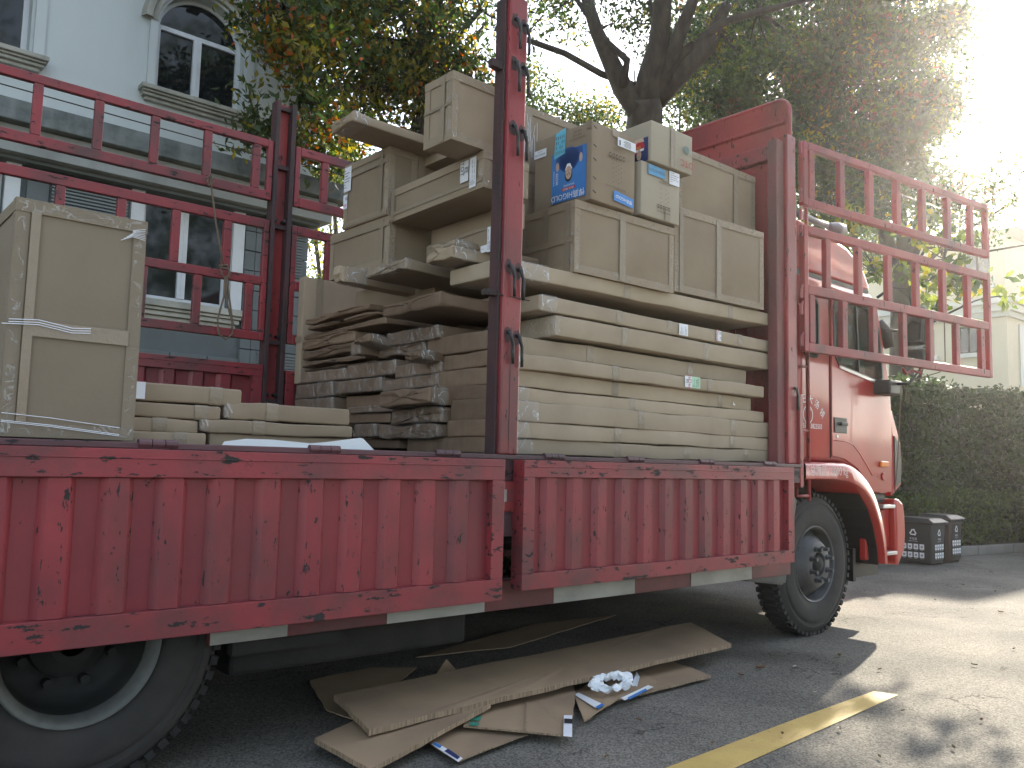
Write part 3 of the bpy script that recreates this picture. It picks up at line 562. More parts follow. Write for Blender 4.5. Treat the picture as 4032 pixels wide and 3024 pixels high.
hk=MB(); hk.tube([(0,.0,.0),(.001,-.012,-.001),(.004,-.021,-.008),(.007,-.024,-.030),(.013,-.025,-.048),(.019,-.023,-.062),(.021,-.021,-.10),(.022,-.021,-.158)],[.010,.011,.0105,.009,.009,.0085,.0085,.0085],8)
hk.v=[(a+3,b+4.45,c) for a,b,c in hk.v]; hk0=hk.build('hook',M_steel,ps,smooth=True)
def splat(x,z,sc_,y=3.1988,tall=1.0):
    rr=random.Random(int(x*1000+z*777)); return [(x+sc_*(.8+.4*rr.random())*math.cos(a),y,z+tall*sc_*(.8+.5*rr.random())*math.sin(a)) for a in [2*math.pi*i/11 for i in range(11)]]
n=0
for z in (3.50,3.27,2.93,2.20,1.86):
    for dx,dz in ((2.722,.012),(2.783,0)):
        o=hk0 if n==0 else inst(hk0,ps,(0,0,0)); n+=1; o.location=Vector((dx-3,3.2-4.45,z+dz))
        b=MB(); b.add(splat(dx,z+dz-.01,.026,tall=1.5),[tuple(range(11))]); b.build('weld_burn',M_soot,ps)
MB().box(2.61,2.674,3.235,3.275,3.24,3.28).build('post_bracket',M_soot,ps); MB().box(2.61,2.674,3.235,3.275,2.055,2.085).build('post_bracket',M_soot,ps)
MB().tube([(2.60,3.21,2.058),(2.86,3.196,2.052)],.0035,6).build('locking_pin',M_steel,ps)
# front bulkhead
MB().box(5.372,5.485,3.235,3.31,1.262,3.655).build('front_post',M_redpost,tk,bevel=.008)
MB().box(5.275,5.368,3.262,3.34,1.262,3.60).build('front_post_channel',mat('rubbed_dirty_red',(.20,.05,.055),.55,var=(.11,.045,.045),vscale=4,vstretch=(1,1,.4),bump=.2),tk,bevel=.006)
MB().box(5.487,5.53,3.215,3.30,1.10,1.75).build('post_gusset',M_redpost,tk,bevel=.004)
bh=MB().box(5.43,5.45,3.32,Y1-.03,1.25,3.60).build('headboard',M_redpost,tk)
r0=MB().prism([(3.55,5.43-.001),(3.585,5.385),(3.68,5.385),(3.715,5.43-.001)],'z',1.25,3.48)
r0.v=[(b,a,c) for a,b,c in r0.v]; r0=r0.build('headboard_rib',M_redpost,bh)
for k in range(1,10): inst(r0,bh,(0,.22*k,0))
MB().box(5.375,5.452,3.315,Y1-.02,3.50,3.615).build('headboard_beam',M_redx,bh,bevel=.006)
sh=[(3.272,3.60)]+[(3.372-.10*math.cos(t),3.865+.10*math.sin(t)) for t in [math.pi/2*i/8 for i in range(9)]]+[(Y1-.1,3.972),(Y1,3.86),(Y1,3.60)]
MB().prism(sh,'x',5.455,5.475).build('headboard_shield',M_redpost,bh,bevel=.004)
MB().tube([(5.465,y,z) for y,z in sh],.018,8).build('shield_edge_tube',M_redpost,bh,smooth=True)
MB().prism([(5.455,3.80),(5.435,3.79),(5.435,3.775),(5.455,3.765)],'y',3.30,Y1-.05).build('shield_crease',M_redpost,bh)
# ---- opened near-side gates folded forward past the cab
H=Vector((5.575,3.245,0)); E_=Vector((8.13,2.90,0)); gd=(E_-H).normalized(); gn=Vector((gd.y,-gd.x,0)); GL=(E_-H).length
def gs(px,py): p=onpl(px,py,H,gn); return (p-H).dot(gd)
def gbar(m,s0,s1,z0,z1,th=.05):
    c=H+gd*((s0+s1)/2)+Vector((0,0,(z0+z1)/2)); m.obox(c,gd*((s1-s0)/2),gn*(th/2),(0,0,(z1-z0)/2))
def near_gate(zs,ups,label):
    r=MB(); gbar(r,0,.045,zs[-1][0],zs[0][1]); g=r.build('side_gate',M_redpost,tk,bevel=.005); g['label']=label; r=MB(); gbar(r,GL-.045,GL,zs[-1][0],zs[0][1]); r.build('gate_stile',M_redpost,g,bevel=.005)
    for a,b in zs:
        m_=MB(); gbar(m_,.0455,GL-.0455,a,b); m_.build('gate_rail',M_redpost,g,bevel=.005)
    for (z0,z1),ss in ups:
        for s in ss:
            m_=MB(); gbar(m_,s-.03,s+.03,z0+.0005,z1-.0005,.045); m_.build('gate_bar',M_redpost,g,bevel=.005)
    return g
X=lambda a:1536+.3055*a
Yp=lambda a:219.4+.3055*a
u1=[gs(X(a),Yp(b)) for a,b in ((697,500),(912,580),(1117,650),(1310,720),(1490,790),(1668,850),(1830,900))]
g1=near_gate([(3.60,3.655),(3.165,3.225)],[((3.225,3.60),u1)],'upper opened gate with one row of bars')
u2=[gs(X(a),Yp(b)) for a,b in ((815,1130),(1038,1190),(1248,1240),(1445,1290),(1635,1330),(1810,1380))]; u3=[gs(X(a),Yp(b)) for a,b in ((702,1500),(932,1530),(1146,1560),(1355,1590),(1545,1620),(1730,1650),(1907,1680))]
g2=near_gate([(2.955,3.02),(2.505,2.575),(2.08,2.145)],[((2.575,2.955),u2),((2.145,2.505),u3)],'lower opened gate with two staggered rows of bars')
m_=MB(); m_.tube([H+gd*.05+Vector((0,0,3.50)),H+gd*1.2+Vector((0,0,3.495)),H+gd*GL+Vector((0,0,3.48))],.003,6); m_.build('wire',M_steel,g1)
for z in (3.60,3.24,2.98,2.52,2.17,3.1,2.4):
    MB().tube([(5.525,3.222,z-.06),(5.525,3.222,z+.02)],.013,8).tube([(5.54,3.222,z+.02),(5.56,3.23,z+.045)],.008,6).build('gate_hinge',M_redpost,tk)
o=inst(hk0,tk,(0,0,0)); o.location=Vector((5.44-3,3.235-4.45,1.80)); o.name='hook'
# ---- far side: post, fixed gates, raised panel
YF=5.655
fp=MB().box(2.575,2.665,YF+.03,YF+.06,1.25,3.80).build('far_stake_post',M_redpost,tk)
MB().box(2.545,2.574,YF-.035,YF+.06,1.25,3.80).box(2.666,2.70,YF-.035,YF+.06,1.25,3.80).build('post_flange',M_soot,fp,bevel=.003)
for z in (3.74,3.30,2.86,2.02,1.60):
    MB().box(2.575,2.665,YF-.01,YF+.028,z,z+.03).build('post_stiffener',M_soot,fp)
    if z<3:
        for x in (2.59,2.65): MB().tube([(x,YF-.02,z+.06),(x,YF+.03,z+.06)],.013,6).build('bolt',M_steel,fp)
def far_gate(x0,x1,zs,ups,lab):
    g=MB().box(x0,x0+.04,YF-.02,YF+.02,zs[-1][0],zs[0][1]).build('far_side_gate',M_redx,tk,bevel=.005); g['label']=lab; MB().box(x1-.04,x1,YF-.02,YF+.02,zs[-1][0],zs[0][1]).build('gate_stile',M_redx,g,bevel=.005)
    for a,b in zs: MB().box(x0+.0405,x1-.0405,YF-.022,YF+.022,a,b).build('gate_rail',M_redx,g,bevel=.005)
    for (z0,z1),ss in ups:
        b0=None
        for s in ss:
            if b0 is None: b0=MB().box(s-.027,s+.027,YF-.02,YF+.02,z0+.0005,z1-.0005).build('gate_bar',M_redx,g,bevel=.005); sx=s
            else: inst(b0,g,(s-sx,0,0))
    return g
a=far_gate(-.35,2.54,[(3.435,3.49),(3.05,3.115)],[((3.115,3.435),[1.03-.35*3,1.03-.7,1.03-.35,1.03,1.375,1.72,2.07,2.42])],'upper gate with one row of bars')
MB().tube([(-.35,YF,3.385),(1,YF,3.375),(2.54,YF,3.36)],.004,6).build('wire',M_steel,a)
far_gate(-.35,2.54,[(2.84,2.905),(2.43,2.49),(2.035,2.095)],[((2.49,2.84),[.49,.84,1.19,1.545,1.89,2.24]),((2.095,2.43),[.30,.65,1.0,1.35,1.70,2.055,2.415])],'lower gate with two staggered rows of bars')
b=far_gate(2.715,5.30,[(3.435,3.50),(3.05,3.12)],[((3.12,3.435),[2.96+.35*i for i in range(7)])],'upper gate beyond the load')
MB().tube([(2.72,YF,3.385),(5.2,YF,3.36)],.004,6).build('wire',M_steel,b)
far_gate(2.715,5.30,[(2.84,2.905),(2.43,2.50),(2.035,2.105)],[((2.50,2.84),[3.02+.35*i for i in range(6)]),((2.105,2.43),[2.85+.35*i for i in range(7)])],'lower gate beyond the load')
side_panel(-.35,2.54,YF-.03,1.25,1.865,[.0+.19*i for i in range(13)],1,'far_side_panel')
side_panel(2.715,5.30,YF-.03,1.25,1.84,[2.92+.19*i for i in range(12)],1,'far_side_panel')
# ---- wheels
def tyre(cx,yo,cz,s=1,mw=M_rubw):
    t=MB(); pf=[(.275,.035),(.29,.014),(.34,.0),(.40,.0),(.43,.006),(.433,.012),(.455,.012),(.458,.006),(.485,.022),(.505,.042),(.517,.06),(.522,.14),(.517,.22),(.50,.25),(.42,.28),(.28,.25)]
    t.lathe([(r,y*s*.76) for r,y in pf],(cx,yo,cz),72); o=t.build('tyre',mw,None,smooth=True,autos=50); return o
def wheel(cx,yo,cz,s,kind,label=None):
    w_=MB().tube([(cx,yo+.1*s,cz),(cx,yo+.16*s,cz)],.08,16).build('wheel',M_frame,tk); 
    if label: w_['label']=label
    def adopt(o,): o.parent=w_; o.location=-Vector(OFF[tk.name]); OFF[o.name]=OFF[tk.name]
    adopt(tyre(cx,yo,cz,s))
    l=MB()
    for k in range(56):
        a=2*math.pi*k/56; c,n_=math.cos(a),math.sin(a)
        for yy in (.034,.179): l.obox((cx+.512*c,yo+yy*s,cz+.512*n_),(c*.0145,0,n_*.0145),(-n_*.017,0,c*.017),(0,.019*s,0))
        l.obox((cx+.518*math.cos(a+.05),yo+.106*s,cz+.518*math.sin(a+.05)),(math.cos(a+.05)*.009,0,math.sin(a+.05)*.009),(-math.sin(a+.05)*.018,0,math.cos(a+.05)*.018),(0,.046*s,0))
    l.build('tread',M_rubber,w_,kind='stuff')
    r=MB()
    if kind=='front':
        r.lathe([(r_,y*s) for r_,y in [(.285,.012),(.278,.006),(.268,.012),(.258,.05),(.250,.09),(.238,.085),(.215,.055),(.190,.018),(.165,-.012),(.150,-.018),(.092,-.018),(.085,.0),(.085,.10)]],(cx,yo,cz),56)
        r.build('rim',M_rim,w_,smooth=True,autos=35)
        hb=MB().lathe([(.078,.09*s),(.07,.0),(.055,-.02*s),(.035,-.034*s),(.0,-.04*s)],(cx,yo,cz),24).build('hub',M_rimd,w_,smooth=True)
        for k in range(8):
            a=2*math.pi*(k+.5)/8; p=(cx+.122*math.cos(a),yo-.018*s,cz+.122*math.sin(a))
            MB().tube([p,(p[0],p[1]-.018*s,p[2])],.021,6).tube([p,(p[0],p[1]-.055*s,p[2])],.0145,10).build('wheel_nut',M_rim,w_)
            a=2*math.pi*k/8+.2; 
            if 1: 
                c,n_=math.cos(a),math.sin(a); u=Vector((-n_,0,c)); v=Vector((c,.7*s,n_)).normalized(); p=Vector((cx+.218*c,yo+.0565*s,cz+.218*n_)); nn=Vector((.7*c,-1*s,.7*n_)).normalized()
                MB().add([p+u*.030*math.cos(t)+v*.020*math.sin(t)+nn*.0035 for t in [2*math.pi*i/14 for i in range(14)]],[tuple(range(14))]).build('hand_hole',M_black,w_)  # flat black disc paints the dark inside each hand hole
    else:
        r.lathe([(r_,y*s) for r_,y in [(.288,.01),(.282,-.004),(.272,-.004),(.262,.008),(.250,.03),(.247,.06)]],(cx,yo,cz),56); r.build('rim_lip',M_rimlip,w_,smooth=True,autos=60)
        r=MB().lathe([(r_,y*s) for r_,y in [(.247,.06),(.240,.15),(.225,.175),(.20,.19),(.16,.20),(.14,.20),(.135,.16),(.10,.13),(.05,.10),(0,.10)]],(cx,yo,cz),56); r.build('rim',M_rimd,w_,smooth=True,autos=35)
        for k in range(8):
            a=2*math.pi*(k+.5)/8; p=(cx+.165*math.cos(a),yo+.20*s,cz+.165*math.sin(a)); MB().tube([p,(p[0],p[1]-.05*s,p[2])],.018,6).build('wheel_nut',M_rimd,w_)
        t2_=tyre(cx,yo+.33*s,cz,s); t2_.name='inner_tyre'; adopt(t2_)
    return w_
wheel(5.95,3.36,.523,1,'front','grey front wheel with protruding nuts'); wheel(.885,3.36,.523,1,'rear','rear twin wheel with deep dished rim')
wheel(5.95,5.72,.523,-1,'front'); wheel(.885,5.66,.523,-1,'rear')
MB().tube([(5.95,3.7,.523),(5.95,5.4,.523)],.06,12).build('axle',M_frame,tk,smooth=True)
MB().tube([(.885,3.8,.523),(.885,4.3,.54),(.885,4.45,.55),(.885,4.6,.54),(.885,5.2,.523)],[.09,.1,.2,.1,.09],14).build('axle',M_frame,tk,smooth=True)
MB().tube([(.885,4.45,.56),(5.2,4.45,.8)],.05,10).build('drive_shaft',M_frame,tk)
MB().box(3.3,4.6,4.95,5.45,.55,.98).build('fuel_tank',M_frame,tk,bevel=.06)
MB().tube([(2.2,3.75,.86),(3.1,3.75,.86)],.12,16).build('air_tank',M_frame,tk,smooth=True,autos=40)
for z in (.78,): MB().box(2.78,2.80,3.42,3.5,z-.2,z+.1).build('chassis_bracket',M_frame,tk)
for dx in (2.70,2.765): MB().tube([(dx,3.36,.64),(dx,3.33,.70),(dx+.012,3.32,.715),(dx+.03,3.33,.70),(dx+.035,3.345,.62)],.012,8).build('panel_latch',M_redpost,tk)
# mudguard plate ahead of the front wheel
MB().prism([(5.44,1.04),(5.60,1.05),(5.66,1.00),(5.58,.76),(5.52,.52),(5.50,.42),(5.05,.47),(5.05,.62),(5.46,.62)],'y',3.345,3.355).prism([(5.50,.42),(5.05,.47),(5.05,.46),(5.48,.405)],'y',3.36,3.8).build('mudguard',mat('grey_mudguard',(.10,.105,.105),.6,var=(.07,.07,.07),vscale=5,bump=.15),tk)
# ---- cab
yc0,yc1=3.335,5.77
prof=[(5.67,1.29),(6.30,1.29),(6.50,1.22),(6.68,1.10),(6.73,1.04),(7.12,1.04),(7.14,1.35),(7.14,1.72),(7.11,1.98),(7.05,2.18),(6.99,2.38),(6.93,2.56),(6.86,2.705),(5.69,2.70)]
cb=MB().prism(prof,'y',yc0,yc1).build('cab_body',M_cab,tk,bevel=.045,seg=4)
winp=[(6.165,2.50),(6.175,2.13),(6.25,2.045),(6.92,1.965),(6.965,2.0),(6.945,2.20),(6.90,2.40),(6.845,2.53),(6.79,2.575),(6.21,2.58)]
qw=[(5.735,2.12),(5.77,2.085),(5.90,2.08),(5.935,2.12),(5.935,2.48),(5.90,2.53),(5.76,2.53),(5.735,2.49)]
carve(cb,[MB().prism([(5.73,1.45),(6.45,1.40),(7.06,1.40),(7.06,1.92),(6.86,2.60),(5.75,2.62)],'y',yc0+.05,yc1-.05).build('cutter',M_cabin),
   MB().prism(winp,'y',yc0-.2,yc1+.2).build('cutter',M_cabin),MB().prism(qw,'y',yc0-.2,yc1+.2).build('cutter',M_cabin),
   MB().prism([(6.95,2.06),(7.4,2.06),(7.2,2.56),(6.78,2.56)],'y',yc0+.16,yc1-.16).build('cutter',M_cabin)])
for p in cb.data.polygons: p.use_smooth=True
cb.data.set_sharp_from_angle(angle=R(35))
ex=lambda pts,k:[( (sum(p[0] for p in pts)/len(pts))+(x-sum(p[0] for p in pts)/len(pts))*k,(sum(p[1] for p in pts)/len(pts))+(z-sum(p[1] for p in pts)/len(pts))*k) for x,z in pts]
dr=MB().prism([(6.125,1.335),(6.32,1.315),(6.52,1.245),(6.70,1.125),(6.765,1.055),(7.095,1.055),(7.115,1.35),(7.115,1.72),(7.085,1.98),(7.02,2.18),(6.955,2.40),(6.90,2.56),(6.84,2.655),(6.14,2.66)],'y',yc0-.014,yc0+.004).build('door',M_cab,cb,bevel=.006,seg=3)
carve(dr,[MB().prism(ex(winp,1.01),'y',yc0-.3,yc0+.3).build('cutter',M_cab)])
MB().box(6.118,6.124,yc0-.006,yc0+.002,1.32,2.66).build('door_gap',M_black,cb)
MB().prism(winp,'y',yc0+.012,yc0+.017).build('side_window',M_cabglass,cb); MB().prism(winp,'y',yc1-.017,yc1-.012).build('side_window',M_cabglass,cb)
MB().prism(qw,'y',yc0+.012,yc0+.017).build('quarter_window',M_cabglass,cb); MB().prism(qw,'y',yc1-.017,yc1-.012).build('quarter_window',M_cabglass,cb)
rg=MB()
for P_ in (winp,qw):
    L_=len(P_)
    for i in range(L_): a_,b_=P_[i],P_[(i+1)%L_]; rg.bar((a_[0],yc0-.004,a_[1]),(b_[0],yc0-.004,b_[1]),.03,.022,(0,0,1) if abs(a_[0]-b_[0])>abs(a_[1]-b_[1]) else (1,0,0))
rg.build('window_seal',M_black,cb)
MB().bar((6.24,yc0-.022,2.032),(6.93,yc0-.022,1.948),.012,.022).build('window_sill_trim',M_chrome,cb)
MB().bar((6.56,yc0+.005,2.56),(6.60,yc0+.005,2.01),.014,.022,(1,0,0)).build('window_divider',M_black,cb)
MB().prism([(7.085,2.07),(7.09,2.08),(6.885,2.56),(6.875,2.555)],'y',yc0+.15,yc1-.15).build('windscreen',M_cabglass,cb)
fr=MB().prism([(5.70,2.735),(6.84,2.735),(6.835,2.77),(6.74,2.89),(6.62,2.97),(6.45,3.03),(6.1,3.09),(5.70,3.12)],'y',yc0+.02,yc1-.02).build('roof_fairing',M_cab,cb,bevel=.06,seg=4,smooth=True,autos=40)
MB().box(5.70,6.83,yc0+.03,yc1-.03,2.70,2.737).build('roof_gap',M_black,cb)
for y in (3.75,4.9):
    st_=MB().box(5.95,6.4,y,y+.5,1.45,1.65).box(5.85,5.97,y,y+.5,1.62,2.2).build('seat',M_cabin,cb,bevel=.04)
MB().tube([(6.72+.12*math.cos(t)*.4,4.0+.2*math.sin(t),1.95+.12*math.cos(t)) for t in [2*math.pi*i/20 for i in range(21)]],.013,6,False).build('steering_wheel',M_black,cb)
MB().box(6.05,6.35,3.60,3.68,1.99,2.35).build('hanging_towel',mat('teal_cloth',(.03,.25,.20),.9,bump=.5,bscale=20),cb,bevel=.03)
# wheel arch
inn=[(5.66,1.15),(6.10,1.15),(6.34,1.13),(6.55,1.05),(6.69,.93),(6.78,.78),(6.84,.62),(6.86,.48)]; out=[(5.66,1.285),(6.11,1.285),(6.32,1.275),(6.53,1.20),(6.70,1.07),(6.82,.88),(6.89,.68),(6.915,.48)]
fb=MB()
for i in range(7): fb.prism([inn[i],inn[i+1],out[i+1],out[i]],'y',3.275,3.70)
fd=MB(); prf=[(3.70,1),(3.31,1),(3.285,.93),(3.272,.75),(3.272,.08),(3.285,0),(3.70,0)]
vs=[];fs=[]
def cr(P_,t):
    n_=len(P_)-1; f=t*n_; i=min(int(f),n_-1); u=f-i; g=lambda k:Vector(P_[max(0,min(n_,k))]+(0,)); a_,b_,c_,d_=g(i-1),g(i),g(i+1),g(i+2)
    r_=.5*((2*b_)+(c_-a_)*u+(2*a_-5*b_+4*c_-d_)*u*u+(3*b_-a_-3*c_+d_)*u**3); return r_.x,r_.y
for k in range(36):
    t=k/35; ix,iz=cr(inn,t); ox,oz=cr(out,t)
    for y,w_ in prf: vs.append((ix+(ox-ix)*w_,y,iz+(oz-iz)*w_))
for k in range(35):
    for j in range(7): fs.append((k*7+j,k*7+(j+1)%7,(k+1)*7+(j+1)%7,(k+1)*7+j))
fd.add(vs,fs); fd.build('wheel_arch',M_cab,cb,smooth=True,autos=50)
MB().box(6.0,6.75,3.72,3.76,.75,1.14).build('arch_liner',M_black,cb)
lin=MB()
for i in range(3,7): 
    a_,b_=inn[i],inn[i+1]; lin.bar((a_[0]-.01,3.55,a_[1]-.01),(b_[0]-.01,3.55,b_[1]-.01),.45,.012)
lin.build('arch_liner',M_black,cb)
MB().box(5.7,7.05,3.80,5.3,.62,1.28).build('engine_block',M_frame,cb)
MB().box(6.80,7.09,3.40,3.46,.50,1.035).build('step_well',M_cab,cb,bevel=.01)
MB().box(6.77,7.08,3.37,3.40,.97,1.039).build('step_recess',M_black,cb)
MB().box(6.86,7.065,3.275,3.42,.925,.955).build('alloy_step',M_chrome,cb,bevel=.006); MB().box(6.91,7.09,3.275,3.42,.545,.575).build('alloy_step',M_chrome,cb,bevel=.006)
MB().prism([(6.90,.60),(7.06,.60),(7.06,.92),(6.88,.90)],'y',3.33,3.36).build('step_riser',M_cab,cb,bevel=.004)
MB().prism([(7.065,1.0),(7.13,1.0),(7.21,.96),(7.235,.85),(7.24,.70),(7.22,.58),(7.10,.45),(7.07,.47),(7.075,.75)],'y',3.275,5.83).build('bumper',M_cab,cb,bevel=.02,seg=3,smooth=True,autos=40)
MB().prism([(7.10,1.74),(7.145,1.75),(7.30,1.47),(7.32,1.30),(7.30,1.12),(7.12,1.02),(7.145,1.2),(7.145,1.5)],'y',3.33,3.62).build('corner_deflector',M_cab,cb,bevel=.012)
MB().prism([(7.17,1.53),(7.27,1.45),(7.285,1.30),(7.275,1.14),(7.17,1.09)],'y',3.322,3.329).build('deflector_grille',M_black,cb)
MB().box(7.145,7.2,3.62,5.5,1.08,1.9).build('grille',M_black,cb,bevel=.01)
MB().box(6.7,7.2,3.50,5.6,.35,.46).build('underrun_beam',M_black,cb)
MB().box(6.62,6.66,3.42,3.85,.34,.60).build('mud_flap',M_black,cb)
# door fittings
hd=MB().box(6.155,6.345,yc0-.022,yc0-.0145,1.515,1.635).build('door_handle',M_black,cb,bevel=.006,seg=3); MB().box(6.23,6.335,yc0-.04,yc0-.0225,1.575,1.60).build('handle_pull',M_black,hd,bevel=.005)
MB().tube([(6.20,yc0-.020,1.487),(6.20,yc0-.013,1.487)],.012,14).build('door_lock',M_chrome,cb)
MB().box(6.885,7.02,yc0-.034,yc0-.0145,1.262,1.312).build('side_lamp',M_lamp,cb,bevel=.01,seg=3)
MB().tube([(6.95,yc0-.024,1.185),(6.95,yc0-.0145,1.185)],.034,20).build('round_cap',M_cab,cb,bevel=.004)
pts=[(6.15,1.455),(6.35,1.452),(6.45,1.43),(6.55,1.37),(6.66,1.28),(6.76,1.19)]
MB().tube([(x,yc0-.0145,z) for x,z in pts],.004,6).build('door_crease',M_cab,cb,smooth=True)
d=Dec().frame((0,yc0-.001,0),(1,0,0),(0,0,1),(0,-1,0))
for t,x,z,rt_,k_ in (('化',5.66,1.715,.3,.075),('王',5.735,1.745,.15,.075),('大',5.835,1.745,-.1,.07),('汤',5.925,1.715,-.45,.07),('领',6.0,1.655,-.8,.07)): d.text(t,x,z,k_,0,.001,rt_)
n_=28
for i in range(n_): 
    if i in (6,20): continue
    a,b=2*math.pi*i/n_,2*math.pi*(i+1)/n_; q=[]
    for r_,t in ((.062,a),(.069,a),(.069,b),(.062,b)): q.append((5.80+r_*math.cos(t),1.635+r_*math.sin(t)))
    d.poly(q,0)
d.poly([(5.77,1.60),(5.782,1.60),(5.80,1.67),(5.79,1.68)],0); d.poly([(5.80,1.60),(5.812,1.60),(5.835,1.68),(5.822,1.68)],0); d.poly([(5.783,1.665),(5.80,1.69),(5.81,1.685),(5.79,1.66)],0)
d.text(':0551-63822503',5.845,1.55,.052,0,.001,0,.92); d.build('door_lettering',M_white,cb)
d=Dec().frame((0,3.2715,0),(1,0,0),(0,0,1),(0,-1,0)); d.text('总质量:18000 kg',5.99,1.215,.088,0,.0005,0,.93); d.build('arch_lettering',mat('faint_white_paint',(.60,.45,.45),.5,chips=.62,chipcol=(.4,.05,.05),chipscale=30),cb)
# ladder behind the cab
ld=MB().tube([(5.575,3.30,1.03),(5.57,3.30,3.30)],.014,8).tube([(5.745,3.30,1.0),(5.735,3.30,3.28),(5.72,3.30,3.38),(5.68,3.30,3.42)],.015,8).build('ladder',M_redpost,tk,smooth=True)
for z in (1.035,1.51,1.985,2.45,2.92): MB().tube([(5.575,3.30,z),(5.745,3.30,z)],.011,8).build('rung',M_redpost,ld,smooth=True)
def aty(px,py,y): return onpl(px,py,(0,y,0),(0,1,0))
hp=[aty(1719,458,3.62),aty(1735,466,3.62),aty(1760,478,3.62),aty(1785,486,3.62)]
MB().tube(hp,.028,12).tube([hp[-1],aty(1792,489,3.62),aty(1805,493,3.62),aty(1816,498,3.62)],[.028,.032,.055,.062],16).build('air_horn',M_pipe,tk,smooth=True)
# mirrors
mr=MB().tube([(6.98,3.36,2.70),(7.12,3.30,2.80),(7.2,3.2,2.78),(7.2,3.16,2.6)],.013,8).build('mirror',M_black,tk,smooth=True); MB().tube([(7.02,3.33,2.42),(7.15,3.25,2.42)],.013,8).build('mirror_arm',M_black,mr,smooth=True)
MB().box(7.16,7.24,3.05,3.26,2.29,2.62).build('mirror_shell',M_black,mr,bevel=.03,seg=3); MB().box(7.152,7.159,3.075,3.235,2.32,2.59).build('mirror_glass',M_glass,mr,bevel=.002)
MB().box(7.16,7.24,3.05,3.24,2.14,2.26).build('mirror_shell',M_black,mr,bevel=.025,seg=3)
MB().tube([(7.05,3.40,2.50),(7.10,3.36,2.40),(7.12,3.33,2.28)],[.05,.07,.04],12).build('mirror_bracket',M_black,mr,smooth=True)
MB().box(6.80,7.03,3.18,3.33,1.855,1.975).build('door_edge_bracket',M_black,tk,bevel=.015)
MB().tube([(6.95,3.25,1.95),tuple(onpl(1965,829,H,gn))],.012,8).tube([tuple(onpl(1965,829,H,gn)),tuple(onpl(1985,800,H,gn))],.01,8).build('gate_prop_arm',M_black,tk)
MB().tube([tuple(onpl(1950,795,H,gn)),tuple(onpl(1958,808,H,gn)),tuple(onpl(1970,800,H,gn)),tuple(onpl(1990,806,H,gn)),tuple(onpl(1986,790,H,gn))],.012,8).build('gate_latch',M_redpost,tk)
# ropes (hang from the gates)
def rope(name,label,paths,r=.006):
    m_=MB()
    for p in paths: m_.tube(p,r,6)
    o=m_.build(name,M_rope,None,loc=paths[0][0],smooth=True); tag(o,label,'rope'); return o
G=lambda a,b,k=.04:tuple(onpl(a,b,H,gn)+gn*-k)
rope('rope','frayed rope hanging from the opened gates in front of the hedge',[[G(1957,832),G(1955,880),G(1952,930),G(1950,990),G(1946,1040),G(1943,1060)],[G(1962,832),G(1975,850),G(1973,870),G(1965,866),G(1970,835)],[G(1965,829),G(2000,815),G(2040,803),G(2052,790),G(2050,700),G(2048,610),G(2045,500)]],.005)
Fq=lambda a,b,y=5.60:tuple(aty(a,b,y))
rope('rope','knotted rope coil hanging on the far side gate left of the dark steel post',[[Fq(452,380),Fq(456,400),Fq(460,430),Fq(466,480),Fq(475,530),Fq(484,575)],[Fq(445,388,5.59),Fq(455,378,5.59),Fq(462,392,5.59),Fq(450,402,5.59),Fq(447,386,5.59)],
  [Fq(472,574),Fq(490,572),Fq(497,590),Fq(487,602),Fq(478,590),Fq(476,576),Fq(494,582),Fq(495,600),Fq(482,598)],[Fq(486,600),Fq(484,640),Fq(470,690),Fq(472,722),Fq(488,733),Fq(503,720),Fq(500,690),Fq(487,640),Fq(490,602)],[Fq(490,600),Fq(495,640),Fq(503,700),Fq(500,715)]],.0065)
